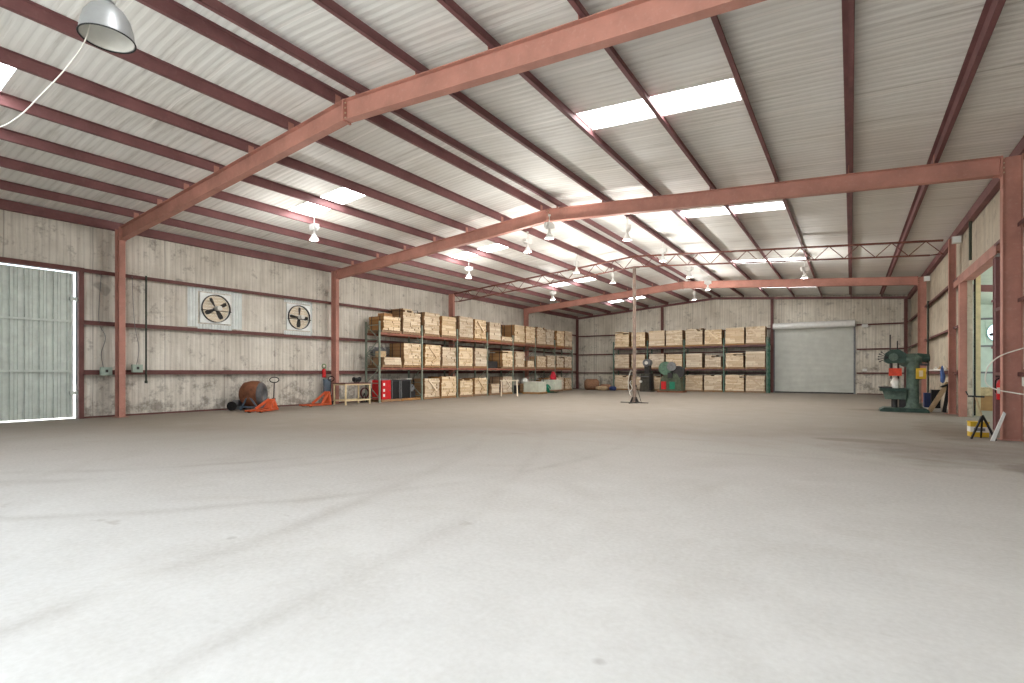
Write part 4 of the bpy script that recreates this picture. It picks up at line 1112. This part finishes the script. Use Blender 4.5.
# hose loop on the big column
wire([(2.84, 12.6, 1.95), (2.72, 13.1, 1.82), (2.46, 13.62, 1.68), (2.30, 13.72, 1.50), (2.24, 13.74, 1.28), (2.26, 13.72, 1.10), (2.40, 13.66, 1.0), (2.6, 13.55, .95), (2.75, 13.2, .92), (2.86, 12.5, .9)], .012, m_cable, 'water_hose', 'white hose looped around the big right column', 'hose')
tag(MB().box(2.74, 2.88, 13.40, 13.62, 1.08, 1.25).build('wall_box', m_concwhite), 'small white box right of the big column, chest height', 'box')
wire([(2.83, 13.7, 5.4), (2.82, 13.68, 4.4), (2.86, 13.7, 3.6), (2.81, 13.68, 2.6), (2.85, 13.66, 1.9), (2.80, 13.55, 1.25)], .01, m_grey, 'power_cable', 'grey cable running down the right side of big column')
# roller stand
r = thing('roller_stand', 'black T-topped folding stand on floor left of big column', 'stand', (2.2, 13.75, 0))
MB().bar((-.18, -.04, 0), (.0, .02, .48), .03, .03).build('leg', m_black, r); MB().bar((.17, -.14, 0), (.0, .02, .48), .03, .03).build('leg', m_black, r); MB().bar((.02, .3, 0), (.0, .03, .46), .03, .03).build('leg', m_black, r)
MB().cyl((0, .02, .42), (-.10, .03, .84), .016, n=10).build('post', m_wood, r)
MB().bar((-.22, .03, .86), (.03, .03, .85), .035, .035).cyl((-.22, .03, .88), (-.25, .03, .96), .012, n=8).build('top_bar', m_dark, r)
# yellow box with grey band
r = thing('yellow_crate', 'yellow box with pale grey band on floor behind black stand', 'box', (2.21, 14.3, 0), .08)
MB().box(-.14, .15, -.12, .12, 0, .30).build('body', m_yellow, r); MB().box(-.143, .153, -.124, .124, .10, .21).build('grey_band', m_concwhite, r)
MB().box(-.09, .09, -.127, -.124, .125, .185).build('dark_print', m_grey, r)
MB().box(-.15, .16, -.13, .13, .30, .315).build('lid', m_yellow, r)
tag(MB().prism([(0, 0), (.06, 0), (.22, .54), (.19, .58)], 13.52, 13.58).build('white_plank', m_white), 'white plank leaning against foot of the big right column', 'plank')
bpy.data.objects['white_plank'].location.x = 2.28
# side-room boxes
carton(3.6, 4.3, 24.0, 24.6, 0, .5, m_card, 'lower tan carton on the side-room floor', 'box')
carton(3.7, 4.2, 24.05, 24.5, .52, .8, m_wood, 'pale box on top of the tan carton in side room', 'box')

# ------------------------------------------------------------------ light from the sky
w = bpy.data.worlds.new('daylight'); SC.world = w
SL_ = bpy.data.lights.new('sun', 'SUN'); SL_.energy = 14; SL_.angle = .02; SL_.color = (1, .99, .97)
so = bpy.data.objects.new('sun', SL_); COL.objects.link(so); so.rotation_euler = (-.52, .12, 0)
w = SC.world; w.use_nodes = True
nt = w.node_tree; nt.nodes.clear()
bg = nt.nodes.new('ShaderNodeBackground'); out = nt.nodes.new('ShaderNodeOutputWorld')
bg.inputs[0].default_value = (.82, .92, 1.0, 1); bg.inputs[1].default_value = 2.2
nt.links.new(bg.outputs[0], out.inputs[0])
# daylight portal at the open near doorway
def portal(loc, rot, sx, sy):
    L = bpy.data.lights.new('daylight_portal', 'AREA'); L.shape = 'RECTANGLE'; L.size = sx; L.size_y = sy; L.cycles.is_portal = True
    o = bpy.data.objects.new('daylight_portal', L); COL.objects.link(o); o.location = loc; o.rotation_euler = rot
portal((-4.15, YN - .15, 2.6), (PI / 2, 0, 0), 12.7, 5.2)
portal((LX + .15, 25, 2.15), (PI / 2, 0, PI / 2), 20, 4.3)

# ------------------------------------------------------------------ camera
cd = bpy.data.cameras.new('camera'); cam = bpy.data.objects.new('camera', cd); COL.objects.link(cam)
cam.location = (0, 0, 1.35); cam.rotation_euler = (PI / 2, 0, .58619)
cd.sensor_width = 36; cd.lens = 510.5 / 1024 * 36; cd.shift_y = 30.5 / 1024; cd.clip_start = .05; cd.clip_end = 300
SC.camera = cam
SC.view_settings.view_transform = 'Standard'; SC.view_settings.look = 'None'; SC.view_settings.gamma = 1
SC.view_settings.use_curve_mapping = False; SC.view_settings.exposure = 0.39
